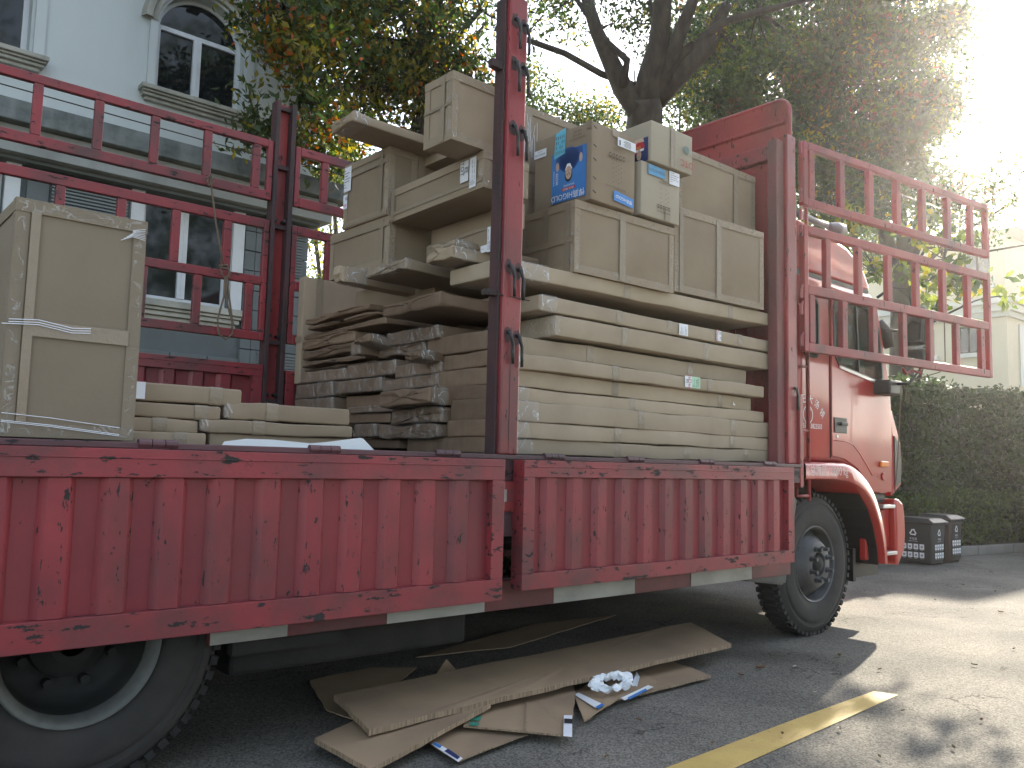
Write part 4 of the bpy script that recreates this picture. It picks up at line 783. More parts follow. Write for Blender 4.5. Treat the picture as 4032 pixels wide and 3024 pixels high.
# ================================================================ CARGO
def disp(amp,seed,fq=3.0,fine=.35):
    s=Vector((seed*3.17,seed*1.31,seed*2.07))
    def f(p):
        p=Vector(p); n=noise.noise_vector(p*fq+s)*amp; n2=noise.noise_vector(p*fq*5+s)*amp*fine; n.x*=.5; return n+n2
    return f
def rb(mb,a,b,h,r,dfn,xr=None,infl=0,caps=(1,1),nx=12,ny=6,sag=0,crush=0):
    # crumpled rounded box spanning 0..a, 0..b, 0..h; xr keeps only a slice of its length
    x0,x1=(0,a) if xr is None else xr
    per=[]; r=min(r,h*.45,b*.45)
    def arc(cy,cz,t0):
        return [(cy+r*math.cos(t),cz+r*math.sin(t)) for t in [t0+math.pi/2*i/3 for i in range(4)]]
    per+=[(r+(b-2*r)*i/ny,0) for i in range(1,ny)]; per+=arc(b-r,r,-math.pi/2); per+=[(b,r+(h-2*r)*.5)]; per+=arc(b-r,h-r,0)
    per+=[(b-r-(b-2*r)*i/ny,h) for i in range(1,ny)]; per+=arc(r,h-r,math.pi/2); per+=[(0,h-r-(h-2*r)*.5)]; per+=arc(r,r,math.pi)
    xs=[x0+(x1-x0)*i/max(1,int(nx*(x1-x0)/a)+1) for i in range(int(nx*(x1-x0)/a)+2)]
    rings=[]
    if caps[0] and x0<=0: rings+=[(0,'s',.15),(0,'s',.55),(0,'i',r*.9),(r*.12,'i',r*.5),(r*.45,'i',r*.12)]; xs=[max(x,r*.9) if i==0 else x for i,x in enumerate(xs)]
    mid=[(x,'i',0) for x in xs]
    end=[]
    if caps[1] and x1>=a: end=[(a-r*.45,'i',r*.12),(a-r*.12,'i',r*.5),(a,'i',r*.9),(a,'s',.55),(a,'s',.15)]; mid[-1]=(a-r*.9,'i',0)
    rings=rings+mid+end; vs=[];fs=[]; n=len(per); cy,cz=b/2,h/2
    for x,md,k in rings:
        for y,z in per:
            dy,dz=y-cy,z-cz
            if md=='s': y2,z2=cy+dy*k,cz+dz*k
            else:
                y2=cy+dy*(1-k/(b/2)); z2=cz+dz*(1-k/(h/2))
            ln=math.hypot(dy,dz*b/h) or 1; 
            ny_=dy/(b/2); nz_=dz/(h/2); m_=max(abs(ny_),abs(nz_),1e-6); ny_=ny_ if abs(ny_)>.9*m_ else 0; nz_=nz_ if abs(nz_)>.9*m_ else 0
            p=Vector((x,y2+ny_*infl,z2+nz_*infl)); 
            if md=='s' or k>0: p.x+=(-infl if x<a/2 else infl)
            q=dfn(p); 
            e=max(0,1-x/.25)
            if crush: q=q+noise.noise_vector(Vector((x*9,y*14,z*20))+Vector((crush,0,0)))*.017*e
            p+=q; p.z+=sag*math.sin(math.pi*min(1,max(0,x/a)))
            vs.append(p)
    for i in range(len(rings)-1):
        for k in range(n): fs.append((i*n+k,i*n+(k+1)%n,(i+1)*n+(k+1)%n,(i+1)*n+k))
    if caps[0] and x0<=0: fs.append(tuple(range(n)))
    if caps[1] and x1>=a: fs.append(tuple(range((len(rings)-1)*n,len(rings)*n)))
    mb.add(vs,fs)
SEED=[1]
def pack(label,K,a,b,h,rz=0,rx=0,ry=0,amp=.006,r=.009,film=0,tapes=(),sag=0,group='flat cardboard packages on the truck bed',crush=0,mat_=None,name='flat_package',cat='package',tw=.055,nx=None):
    SEED[0]+=1; sd_=SEED[0]; t=thing(name,label,cat,K,rot=(R(rx),R(ry),R(rz)),group=group,local=True); OFF[t.name]=Vector((0,0,0))
    f=disp(amp,sd_); nx=nx or max(5,int(a*7))
    m_=MB(); rb(m_,a,b,h,r,f,nx=nx,ny=6,sag=sag,crush=crush); m_.build('carton_wrap',mat_ or M_card,t,smooth=True,autos=24)
    for x in tapes:
        m_=MB(); rb(m_,a,b,h,r,f,xr=(x,min(x+tw,a-.002)),infl=.0022,caps=(0,0),nx=nx,ny=6,sag=sag,crush=crush); m_.build('tape_band',M_tape,t,smooth=True,autos=38)
    if film:
        m_=MB(); rb(m_,a,b,h,r,f,xr=(.0 if film<.09 else .015,film),infl=.005,caps=(1 if film<.09 else 0,0),nx=nx*3,ny=8,sag=sag,crush=crush); m_.build('film_wrap',M_filmw if film>.09 else M_film,t,smooth=True)
    return t
def carton(label,K,a,b,h,rz=0,ry=0,edges=True,m=M_card,group=None,amp=.003,name='carton',tapes=()):
    SEED[0]+=1; t=thing(name,label,'carton',K,rot=(0,R(ry),R(rz)),group=group,local=True); OFF[t.name]=Vector((0,0,0))
    m_=MB(); rb(m_,a,b,h,.007,disp(amp,SEED[0],2.0,.15),nx=8,ny=6); m_.build('carton_body',m,t,smooth=True,autos=38)
    if edges:
        ME=M_cardd if m is M_cardd else M_edge; w_=.042; o_=.006; th=.003
        def strip(*bx): 
            q=MB(); 
            for c in bx: q.box(*c)
            q.build('edge_protector',ME,t,bevel=.0015)
        # top ring, bottom ring, vertical corners (front face y=0, end face x=0)
        strip((-o_,a+o_,-o_,-o_+th,h-w_,h+o_),(-o_,a+o_,-o_+th,w_,h+o_-th,h+o_))
        strip((-o_,-o_+th,-o_+th+.0005,b+o_,h-w_,h+o_-th-.0005))
        o_=.0045; th=.0015; strip((-o_,a+o_,-o_,-o_+th,-o_,w_)); strip((-o_,-o_+th,-o_+th+.0005,b+o_,-o_,w_))
        strip((-o_,w_,-o_+.0004,-o_+th+.0004,w_+.0006,h-w_-.0006),(-o_+.0004,-o_+th,-o_+th+.0008,w_,w_+.0006,h-w_-.0006))
        strip((a-w_,a+o_,-o_+.0004,-o_+th+.0004,w_+.0006,h-w_-.0006)); strip((-o_+.0004,-o_+th,b-w_,b+o_,w_+.0006,h-w_-.0006))
        strip((-o_+.001,w_,.0,b,-o_-.001,-o_+.002)); strip((a+o_-th,a+o_,0,b,h-w_,h+o_))
        for x in (.003,a-.035):
            MB().quad((x,-o_-.0012,.01),(x+.03,-o_-.0012,.01),(x+.03,-o_-.0012,h-.06),(x,-o_-.0012,h-.06)).build('corner_tape',M_clear,t)
        MB().quad((-o_-.0012,0,.02),(-o_-.0012,.04,.02),(-o_-.0012,.04,h-.02),(-o_-.0012,0,h-.02)).build('corner_tape',M_clear,t)
        for z,y_ in ((.004,-.0064),(h-.04,-.0076)): MB().quad((0,y_,z),(a,y_,z),(a,y_,z+.04),(0,y_,z+.04)).build('corner_tape',M_clear,t)
    for f_,u0,u1,v0,v1 in tapes:
        m_=MB(); e=(.0045 if not edges else .0085)+.0004*tapes.index((f_,u0,u1,v0,v1))
        if f_=='F': m_.box(u0,u1,-e-.001,-e+.0,v0,v1)
        if f_=='L': m_.box(-e-.001,-e+.0,u0,u1,v0,v1)
        m_.build('tape_strip',M_tape,t)
    return t
def fdec(t,face,e=.007):   # decal frame on front (F) or end (L) face of a root in local coords
    d=Dec()
    if face=='F': d.frame((0,-e,0),(1,0,0),(0,0,1),(0,-1,0))
    else: d.frame((-e,0,0),(0,-1,0),(0,0,1),(-1,0,0))
    return d
def ship(t,face,u,v,w_,h_,e=.009,bg=0,txt=None,rot=0,rows=6,red=None,mats=None,tail=True):
    d=fdec(t,face,e); rr=random.Random(int(u*999+v*77))
    d.rect(u,u+w_,v,v+h_,0,0)
    if rot==0:
        for i in range(rows):
            z=v+h_*(.88-.8*i/rows); x=u+w_*.08
            while x<u+w_*.8:
                l=rr.uniform(.04,.22)*w_; x2=min(x+l,u+w_*.92); d.rect(x,x2,z-h_*.035,z,1,.0012); x=x2+w_*.04
                if rr.random()<.25: break
    else:
        for i in range(rows):
            x=u+w_*(.12+.8*i/rows); z=v+h_*.08
            while z<v+h_*.8:
                l=rr.uniform(.04,.22)*h_; z2=min(z+l,v+h_*.92); d.rect(x,x+w_*.04,z,z2,1,.0012); z=z2+h_*.04
                if rr.random()<.25: break
    if txt:
        for a in txt: d.text(*a)
    return d.build('shipping_label',mats or [M_paper,M_ink,M_redink],t)
GP='long flat cardboard packages stacked on the front half of the bed'
# ---- near column, long packages whose sides show right of the post (bottom to top)
near=[('S10',2.75,1.268,.082,4.09-3.35,5.385,1.5,(.95,1.6,2.25),.30),('S9',2.74,1.353,.086,.36,5.392,1,(.95,2.1),.27),('S8',2.74,1.440,.108,.34,5.386,1.2,(1.15,2.1),.33),
      ('S7',2.75,1.548,.075,.40,5.276,0,(1.1,),.28),('S6',2.76,1.627,.090,.46,5.16,0,(.95,2.0),0),('S5',2.76,1.722,.080,.43,5.222,0,(.9,1.8),.2),('S4',2.75,1.806,.10,.52,5.12,0,(.75,1.7),0)]
lab=['lowest long flat package on the bed between tall post and headboard, film-wrapped end','second package from the bottom in the long pile right of the tall post','third package from the bottom right of the tall post, torn film at its left end','fourth package from the bottom in the long pile, thin and stopping short of the headboard',
     'fifth package from the bottom, just under the thin one carrying the green label','thin long package with a white and green label near its right end','package above the one with the green label, set back in shadow']
SP={}
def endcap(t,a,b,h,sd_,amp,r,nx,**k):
    m_=MB(); rb(m_,a,b,h,r,disp(amp,sd_),xr=(0,.02),infl=.0016,caps=(1,0),nx=nx,ny=6,**k); m_.build('end_flap',M_cardend,t,smooth=True,autos=24)  # thin darker skin puts the shade of the rear-facing end into the colour
YO=dict(S10=3.36,S9=3.345,S8=3.338,S7=3.375,S6=3.392,S5=3.350,S4=3.405)
for (n_,x0,z0,h_,b_,x1,_,tp,fl),lb in zip(near,lab):
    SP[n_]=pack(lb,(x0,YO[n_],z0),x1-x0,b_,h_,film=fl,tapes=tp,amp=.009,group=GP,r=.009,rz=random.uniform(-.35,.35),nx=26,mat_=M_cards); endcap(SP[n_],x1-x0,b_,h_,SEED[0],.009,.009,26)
SP['S3']=pack('thick long package with crushed left corner, below the package with two white labels',(3.195,3.35,1.925),5.306-3.195,.62,.115,tapes=(.55,1.35),film=.05,group=GP,amp=.006,mat_=M_cards)
SP['S2']=pack('long package with two white labels on its side, half way up the pile',(3.075,3.355,2.055),5.32-3.075,.50,.084,tapes=(.62,1.1,1.85),film=.13,group=GP,amp=.006,mat_=M_cards)
SP['S1']=pack('top long package sagging under the big cartons, film-wrapped left end',(2.80,3.345,2.205),5.30-2.80,.46,.090,tapes=(.95,2.0),film=.33,group=GP,amp=.006,mat_=M_cards,ry=-.9,sag=-.004)
ship(SP['S2'],'F',1.205,.004,.09,.074,.0075,rot=1,rows=6); ship(SP['S2'],'F',1.60,.012,.055,.068,.0075,rows=0,txt=[('Decor',1.612,.045,.034,2,.0015,-math.pi/2),('科',1.642,.03,.02,1,.0015,-math.pi/2),('旺',1.64,.063,.02,1,.0015,-math.pi/2)])
ship(SP['S5'],'F',1.565,.006,.07,.072,.0075,rows=0,txt=[('IsDec',1.60+.012,.04,.04,2,.0015,-math.pi/2),('科',1.585,.045,.028,1,.0015,-math.pi/2)]); ship(SP['S5'],'F',1.637,.006,.085,.072,.0078,rot=1,rows=7,mats=[M_green,M_ink,M_redink])
d=fdec(SP['S6'],'F',.0075); d.poly([(2.16,.03),(2.18,.022),(2.195,.035),(2.18,.032),(2.17,.05)],0,.001); d.build('paper_scrap',[M_paper],SP['S6'])
# ---- package ends seen left of the post (x, y near, y far, z bottom, thickness, length, tilt, film, crush)
GE='flat cardboard package ends in the crammed pile left of the tall post'
ends=[
('uppermost thin sagging package at the far left of the pile, beside the upright board',2.75,4.59,5.44,2.166,.040,2.3,1.6,0,1),
('second thin package from the top at the far left of the pile',2.75,4.47,5.37,2.115,.030,2.3,1.2,0,1),
('third thin package from the top at the far left, long curled edge',2.75,4.38,5.43,2.052,.038,2.3,.9,0,1),
('thick dark package with a rounded end, left edge of the pile above the wavy one',2.75,4.74,5.48,1.977,.070,2.3,.2,0,1),
('wavy bent package under the thick rounded one at the left edge of the pile',2.75,4.62,5.46,1.905,.058,2.3,-.5,0,1),
('soft thin package just below the wavy one on the left',2.75,4.60,5.44,1.853,.032,2.3,.2,0,1),
('very thin dark package squeezed low on the left, under the soft thin one',2.78,4.54,5.49,1.821,.022,2.2,0,0,1),
('left package with a film-crumpled corner, fourth row up from the bed at the far left',2.75,4.85,5.47,1.737,.072,2.3,-.6,.03,0),
('wide package right of the crumpled-corner one, fourth row up',2.75,4.25,4.84,1.734,.085,2.3,-.3,.02,0),
('broad dark package with a silvery right corner, far left and third row up',2.72,4.95,5.48,1.628,.095,2.3,-.8,.03,0),
('broad package touching the silvery corner on its left, third row up',2.74,4.39,4.94,1.641,.080,2.3,-.3,.02,0),
('package end at far left just above the loose flat packs',2.72,4.94,5.47,1.530,.090,2.3,-.8,.02,0),
('recessed dark package end between two protruding ones, second row up',2.80,4.45,4.92,1.551,.074,2.2,-.4,0,0),
('protruding thick package with a pale clean end, high in the pile above the dark gap',2.58,3.59,4.16,2.042,.070,.47,1.0,0,1),
('package with a glossy taped face left of the post, level with the film-wrapped stub',2.72,3.79,4.32,1.902,.074,.45,.3,.05,0),
('small film-wrapped package tilted downwards in the middle of the pile, bright crumpled top',2.58,4.29,4.48,1.915,.042,.5,2.5,.25,1),
('stubby package jutting out just below the tilted film-wrapped one',2.62,4.46,4.57,1.852,.078,.6,0,.03,0),
('creased package with a silvery torn edge in the middle of the pile',2.75,3.96,4.46,1.840,.068,2.3,0,.04,1),
('tiny crumpled package poking out below the silvery torn edge',2.60,3.79,3.95,1.772,.052,.5,.5,.1,1),
('plain package end in the middle column, under the tiny crumpled one',2.75,3.80,4.25,1.712,.072,2.3,1.2,.03,0),
('flat taped package end resting on the large protruding film-wrapped block',2.75,3.82,4.38,1.640,.066,2.3,1.6,.03,0),
('large protruding film-wrapped block in the middle column',2.60,3.68,4.18,1.530,.092,1.2,2.2,.10,1),
('package end with silver film scraps on its lip, just behind the loose flat packs',2.75,4.27,4.82,1.510,.040,2.3,0,.03,0),
('dark package end just behind the loose flat packs, below the film-scrap lip',2.78,4.34,4.85,1.448,.058,2.2,-.3,0,0),
('deep package with torn blue-white film at its right corner, second row in the middle',2.70,3.70,4.20,1.432,.082,2.3,-.2,.04,1),
('short taped package end beside the white foam sheet, first row up',2.68,4.33,4.58,1.357,.074,1.2,0,.04,0),
('wide package with a film-tied right corner, first row up in the middle',2.70,3.73,4.32,1.348,.078,2.3,.7,.04,1),
('lowest thin package end next to the tip of the white foam sheet',2.75,4.18,4.63,1.29,.050,2.3,-.2,0,0),
('dark package deep on the bed behind the loose flat packs, under the film-scrap lip',2.78,4.64,5.40,1.268,.085,2.2,0,0,0),
('dark package end at the far left, in the lowest visible row',2.76,4.9,5.48,1.43,.092,2.2,0,0,0),
]
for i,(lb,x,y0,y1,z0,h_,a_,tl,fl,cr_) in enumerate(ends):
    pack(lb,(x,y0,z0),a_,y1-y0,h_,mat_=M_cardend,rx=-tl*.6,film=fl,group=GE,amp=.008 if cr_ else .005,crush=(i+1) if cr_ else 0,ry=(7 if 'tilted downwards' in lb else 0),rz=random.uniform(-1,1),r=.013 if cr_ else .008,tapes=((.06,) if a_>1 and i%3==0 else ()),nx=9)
# fillers that carry the upper load (their ends show as dark faces)
pack('package in deep shadow under the overhanging flat packs',(3.0,4.24,2.16),2.1,.95,.235,group=GE)
pack('dark package in the recess behind the thick protruding one, below the overhang',(3.15,3.85,2.155),2.0,.34,.045,group=GE)
# ---- upper flat packs left of the post
GU='flat packs overhanging at shoulder height left of the post'
pack('narrow film-wrapped stick-like package jutting out in front of the lower left carton',(2.47,4.42,2.275),.62,.115,.098,rz=3,film=.17,group=GU,amp=.008,crush=3)
pack('crushed open-ended flat pack overhanging the dark gap',(2.60,3.945,2.300),1.5,.44,.058,film=.05,group=GU,amp=.012,crush=5,rx=.5,ry=2.2)
pack('taped flat pack with a clean square corner, overhanging left of the post',(2.66,3.60,2.318),1.4,.235,.062,film=.16,group=GU,amp=.006,crush=7)
pack('rounded thin flat pack lying on top of the clean-cornered one',(2.70,3.64,2.386),1.3,.20,.044,film=.14,group=GU,amp=.006,crush=8,r=.02)
# ---- upright board at the far left of the pile
carton('tall thin carton standing upright at the far side of the pile, against the far gate',(2.77,5.52,1.745),.9,.085,.775,edges=False,name='upright_carton',ry=0,tapes=[('F',.10,.15,.0,.775),('L',.0,.085,.3,.34)])
# ---- cartons
G1=None
B1=carton('wide pale carton directly right of the tall post, below the carton with the blue poster',(3.317,3.335,2.306),.85,.47,.408,rz=-1.6,tapes=[('F',.36,.41,.0,.40),('L',.22,.27,.0,.4),('L',.0,.47,.17,.20),('L',.03,.08,0,.4)])
B2=carton('tall carton next to the headboard on top of the long packages',(4.235,3.355,2.338),.93,.48,.545,rz=-3.0,tapes=[('F',.41,.46,0,.54),('F',.04,.08,.0,.54)])
B3=carton('carton against the headboard on top of the tallest one, partly behind the printed cartons',(4.42,3.47,2.892),.89,.45,.47,tapes=[('F',.62,.67,.0,.47)])
B4=carton('long carton high behind the tall post with streaky film bands',(2.98,3.86,3.09),.87,.5,.36,tapes=[('F',.40,.46,0,.36)])
B6=carton('lower of the two cartons stacked under the long high one, half hidden by the post',(3.27,3.86,2.31),.62,.5,.595)
B7=carton('thin carton sandwiched under the long high one behind the poster carton',(3.26,3.855,2.912),.62,.5,.168)
B5=carton('top-most upright carton with shiny white-taped corners, left of the tall post',(2.486,3.405,2.868),.33,.232,.355,rz=1.2,tapes=[('L',.055,.09,0,.355),('L',0,.23,.18,.195)])
B8=carton('carton with two white paper labels at the upper left of the load',(2.72,4.36,2.722),.205,.515,.425,rz=1.3,tapes=[('L',.06,.10,0,.42),('L',0,.515,.33,.36),('L',0,.515,.0,.03)])
B10=carton('shaded carton right behind the one with two paper labels',(2.94,4.36,2.722),.40,.5,.42,rz=1.3,tapes=[('F',.0,.04,0,.42)])
B9=carton('broad carton under the labelled one at the upper left of the load',(2.735,4.35,2.412),.62,.70,.302,rz=1.3,tapes=[('L',0,.7,.24,.27),('L',.06,.1,0,.3)])
B11=carton('long low carton laid crosswise under the top-most carton, torn label at its right end',(2.705,3.405,2.667),.30,.92,.192,rz=-1.5,tapes=[('L',0,.9,.03,.05),('L',.88,.92,0,.19)])
B12=carton('shallow carton with a wrinkled white label, crosswise under the long low one',(2.86,3.45,2.40),.11,.72,.115,rz=-2,edges=False,tapes=[('L',.0,.7,.095,.113),('F',.0,.05,0,.1)])
B13=carton('dark carton set back in the shaded recess between the crosswise cartons',(3.0,3.47,2.52),.06,.82,.144,edges=False)
pk=pack('loose flat plank-like package sticking out high at the left, under the top-most carton',(2.36,4.20,3.165),1.2,.27,.055,film=.10,group=None,amp=.006,crush=9,rz=-2,ry=1.5)
ship(B8,'L',-.515,.245,.085,.165,.0105,rows=7); ship(B8,'L',-.515,.13,.05,.095,.0105,rows=0,txt=[('科',-.475,.195,.03,1),('cor',-.495,.155,.035,2)])
ship(B11,'L',-.115,.012,.06,.165,.0108,rot=1,rows=5); ship(B11,'L',-.20,.06,.075,.115,.0106,rows=0,txt=[('旺',-.145,.12,.04,1,.002,-math.pi/2),('TOT',-.18,.135,.04,1,.002,-math.pi/2)])
ship(B12,'L',-.10,-.035,.075,.14,.0065,rot=1,rows=5); ship(B12,'L',-.16,-.03,.06,.04,.0065,rows=2)
# streaky film on the long high carton
for k in range(9):
    x=.40+.012*k+random.uniform(-.004,.004); z=random.uniform(0,.12)
    MB().tube([(x,-.0095,z),(x+random.uniform(-.01,.01),-.012,z+.1),(x+random.uniform(-.015,.015),-.0095,z+random.uniform(.15,.25))],.0012,5).build('film_strand',M_paper,B4)
# ---- carton with the blue poster (standing upside down)
HI=carton('big brown carton printed with an upside-down blue poster of a man in a suit',(3.394,3.285,2.728),.384,.47,.465,rz=1.4,edges=False,amp=.004,tapes=[('F',.17,.23,.42,.465),('L',.0,.04,.42,.465),('L',.0,.04,0,.045),('L',.25,.30,.30,.46)])
d=fdec(HI,'L',.0075)   # u runs toward the camera side: u=-0.47 far .. 0 near
u0,u1,v0,v1=-.315,-.035,.03,.335; w_=u1-u0; hh=v1-v0
d.rect(u0,u1,v0,v1,0,0)
cx_=(u0+u1)/2
d.ell(cx_,v0+hh*.80,.085,.075,1,.0006); d.poly([(cx_-.05,v0+hh*.62),(cx_+.05,v0+hh*.62),(cx_+.085,v0+hh*.85),(cx_+.09,v1-.002),(cx_-.09,v1-.002),(cx_-.085,v0+hh*.85)],1,.0006)
d.poly([(cx_-.085,v0+hh*.93),(cx_-.105,v0+hh*.85),(cx_-.10,v0+hh*.74),(cx_-.075,v0+hh*.78),(cx_-.06,v0+hh*.95)],1,.0009); d.poly([(cx_+.06,v0+hh*.97),(cx_+.085,v0+hh*.80),(cx_+.11,v0+hh*.82),(cx_+.11,v1-.004)],1,.0009)
d.ell(cx_-.092,v0+hh*.715,.013,.028,2,.0012); d.ell(cx_+.098,v0+hh*.77,.012,.028,2,.0012)
d.poly([(cx_-.03,v0+hh*.60),(cx_+.03,v0+hh*.60),(cx_+.012,v0+hh*.72),(cx_-.012,v0+hh*.72)],4,.0012)
d.ell(cx_,v0+hh*.50,.031,.042,3,.0012); d.ell(cx_,v0+hh*.54,.025,.040,2,.0015)
for s_ in (-1,1): d.ell(cx_+s_*.010,v0+hh*.515,.005,.002,3,.0018); d.rect(cx_+s_*.010-.006,cx_+s_*.010+.006,v0+hh*.497,v0+hh*.503,3,.0018)
d.rect(cx_-.007,cx_+.007,v0+hh*.585,v0+hh*.592,5,.0018); d.poly([(cx_-.003,v0+hh*.53),(cx_+.003,v0+hh*.53),(cx_,v0+hh*.56)],3,.0017)
P_=math.pi
d.text('悍高HIGOLD',cx_-.005,v0+.030,.048,4,.0015,P_,.98); d.ell(u0+.012,v0+.006,.003,.003,4,.0015,8)
d.poly([(cx_-.052,v0+.062),(cx_+.052,v0+.062),(cx_+.056,v0+.070),(cx_+.052,v0+.079),(cx_-.052,v0+.079),(cx_-.056,v0+.070)],5,.0012); d.text('真功夫 硬品质',cx_,v0+.0705,.0145,4,.0018,P_); d.text('高端五金定制专家',cx_+.005,v0+.091,.011,4,.0015,P_)
for i,c in enumerate('星拉篮'): d.text(c,u0+.045,v0+hh*.47+.024*i-.02,.024,4,.0015,P_)
for i in range(7): d.rect(u0+.018,u0+.022,v0+hh*.36+.013*i,v0+hh*.36+.009+.013*i,4,.0015)
d.build('blue_poster',[M_blue,M_suit,M_skin,M_hair,M_white,M_redink],HI)
d=fdec(HI,'L',.0075); d.poly([(-.295,.30),(-.205,.318),(-.20,.475),(-.285,.455)],0,.0035); 
for i in range(5):
    for j in range(4): 
        if (i*j)%3!=1: d.rect(-.28+.016*i,-.275+.016*i,.325+.03*j,.345+.03*j,1,.0045)
d.build('blue_sticker',[M_cyan,M_ink],HI)
d=fdec(HI,'L',.0078); d.rect(-.47,-.365,.345,.395,0,0); d.text('厨柜收纳-690款',-.42,.365,.013,1,.001,P_); d.text('HG-1166J',-.42,.383,.009,1,.001,P_); d.build('white_label',[M_paper,M_ink],HI)
d=fdec(HI,'L',.0072)
for j,t_ in enumerate(('悍高集团拉篮系列','净重 毛重','数量 箱号')):
    d.text(t_,-.11,.385+.022*j,.016,0,.0002,P_)
d.build('carton_print',[M_inkb],HI)
d=fdec(HI,'F',.0075); 
for j in range(9):
    l=random.Random(j).uniform(.05,.12); d.rect(.28-l,.28,.335+.0095*j-.02*(j>4)*0,.3385+.0095*j,1,0)
for i in range(5):
    x=.142+.03*i; d.rect(x,x+.018,.285,.315,0,0); d.rect(x+.004,x+.014,.293,.306,2,.0006)
for i in range(10):
    for j in (0,1,2,3): 
        if (i+j)%2: d.rect(.255-.024*j-.006,.255-.024*j,.14+.014*i,.145+.014*i,0,0)
for j in range(9): d.rect(.14,.275,.136+.0155*j,.1365+.0155*j,1,0)
d.text('悍高多功能拉篮-HIGOLD',.205,.112,.0165,0,.0002,P_); d.build('carton_print',[M_inkb,M_inkl,M_card],HI)
d=fdec(HI,'F',.008); d.rect(.215,.380,.372,.425,0,0)
for j in range(5): d.rect(.275-.01*(j%2),.335,.380+.008*j,.383+.008*j,1,.001)
d.rect(.228,.240,.378,.410,1,.001)
for i in range(5): 
    for j in range(5):
        if (i*3+j*2)%4<2: d.rect(.345+.004*i,.3485+.004*i,.385+.005*j,.3895+.005*j,1,.001) if False else None
d.build('white_label',[M_paper,M_ink],HI)
d=fdec(HI,'F',.008); d.poly([(.185,.035),(.36,.022),(.362,.078),(.20,.095),(.185,.09)],0,0); d.text('悍高HIGOLD',.275,.058,.026,1,.001,P_-.08); d.build('blue_tape_label',[M_blue,M_white],HI)
# staples along the corner
for z in (.05,.13,.24,.32,.43): MB().bar((.004,-.010,z),(.028,-.010,z-.01),.003,.004).build('staple',M_steel,HI)
C2=carton('small pale carton standing right of the poster carton, blue tape label along its top',(3.828,3.285,2.735),.368,.34,.334,edges=False,m=M_card2,amp=.004,tapes=[('F',.22,.27,.0,.09),('F',.19,.24,.25,.33)])
d=fdec(C2,'F',.0075); d.poly([(.055,.262),(.215,.262),(.21,.32),(.055,.325)],0,0); d.text('悍高HIGOLD',.135,.293,.027,1,.001,P_); d.build('blue_tape_label',[mat('faded_blue_print',(.10,.30,.52),.6),mat('grey_print_text',(.12,.20,.25),.7)],C2)
ship(C2,'F',.255,.245,.10,.085,.008,rows=5)
d=fdec(C2,'F',.0072); 
for j in range(8): d.rect(.16,.265,.10+.0145*j,.1005+.0145*j,1,0)
for i in range(7):
    for j in (0,1,3):
        if (i+j)%2: d.rect(.25-.024*j-.006,.25-.024*j,.105+.0145*i,.110+.0145*i,0,0)
for i in range(5): x=.145+.026*i; d.rect(x,x+.016,.068,.092,0,0); d.rect(x+.004,x+.012,.075,.085,2,.0006)
d.text('悍高家居用品有限公司',.205,.05,.013,0,.0002,P_); d.text('多功能拉篮转角篮',.21,.235,.014,0,.0002,P_)
d.build('carton_print',[M_inkb,M_inkl,M_card2],C2)
C3=carton('small carton with red upside-down letters perched on the pale one, nearest the forked tree',(3.881,3.255,3.077),.404,.42,.252,edges=False,m=M_card2,amp=.004,ry=0,tapes=[('F',.18,.225,0,.25)])
d=fdec(C3,'F',.0075); d.text('DTC',.335,.055,.062,0,.001,P_); d.build('red_lettering',mat('dull_red_print',(.42,.08,.07),.7),C3); d=fdec(C3,'F',.0075); d.ell(.335,.145,.026,.026,0,.001,24); d.build('round_stamp',mat('teal_round_stamp',(.14,.20,.19),.7),C3)
d=fdec(C3,'L',.0075); d.rect(-.26,-.02,.0,.15,0,0); d.ell(-.115,.098,.068,.040,1,.0006); d.text('Dealer',-.115,.095,.026,2,.001,P_)
d.poly([(-.16,.15),(-.06,.15),(-.05,.125),(-.10,.13),(-.14,.115)],3,.0009); d.poly([(-.098,.085),(-.082,.085),(-.078,.066),(-.102,.066)],3,.0012); d.ell(-.09,.035,.025,.032,5,.0012); d.ell(-.09,.045,.019,.030,3,.0015); d.poly([(-.13,.085),(-.05,.085),(-.055,.070),(-.125,.070)],4,.0009)
d.text('民',-.175,.045,.05,4,.001,P_); d.text('只',-.225,.045,.05,4,.001,P_)
for s_ in (-1,1): d.ell(-.09+s_*.007,.038,.003,.0014,5,.0018,8)
d.rect(-.095,-.085,.062,.064,1,.0018); d.build('poster',[M_navy,M_redink,M_yellowink,M_skin,M_white,M_hair],C3)
# ---- rear of the bed: upright carton and flat packs
LB=carton('tall upright carton at the left edge of the picture, edges banded with film',(.565,3.30,1.272),.428,.45,.818,ry=0,m=M_cardd,tapes=[('F',.045,.075,.05,.78),('F',.045,.39,.345,.40)])
for z,xx in ((.395,.0),(.378,-.02),(.386,.0)): MB().tube([(xx,-.012,z),(.09,-.013,z+.008),(.2,-.012,z-.008),(.26,-.0105,z-.002)],.0018,5).build('film_strand',M_paper,LB)
for z in (.02,.045,.015): MB().tube([(0,-.0125,z+.03),(.15,-.0125,z+.02),(.3,-.0125,z+.004),(.38,-.012,z-.004)],.0015,5).build('film_strand',M_paper,LB)
for k in range(7): MB().tube([(.34+.01*k,-.012,.735+.008*k),(.38,-.014,.755+.004*k),(.425,-.011,.75+.007*k)],.0013,5).build('film_strand',M_paper,LB)
carton('carton behind the tall upright one at the left edge',(-.1,3.80,1.262),.60,.4,.75)
GL_='loose flat packages lying on the rear half of the bed'
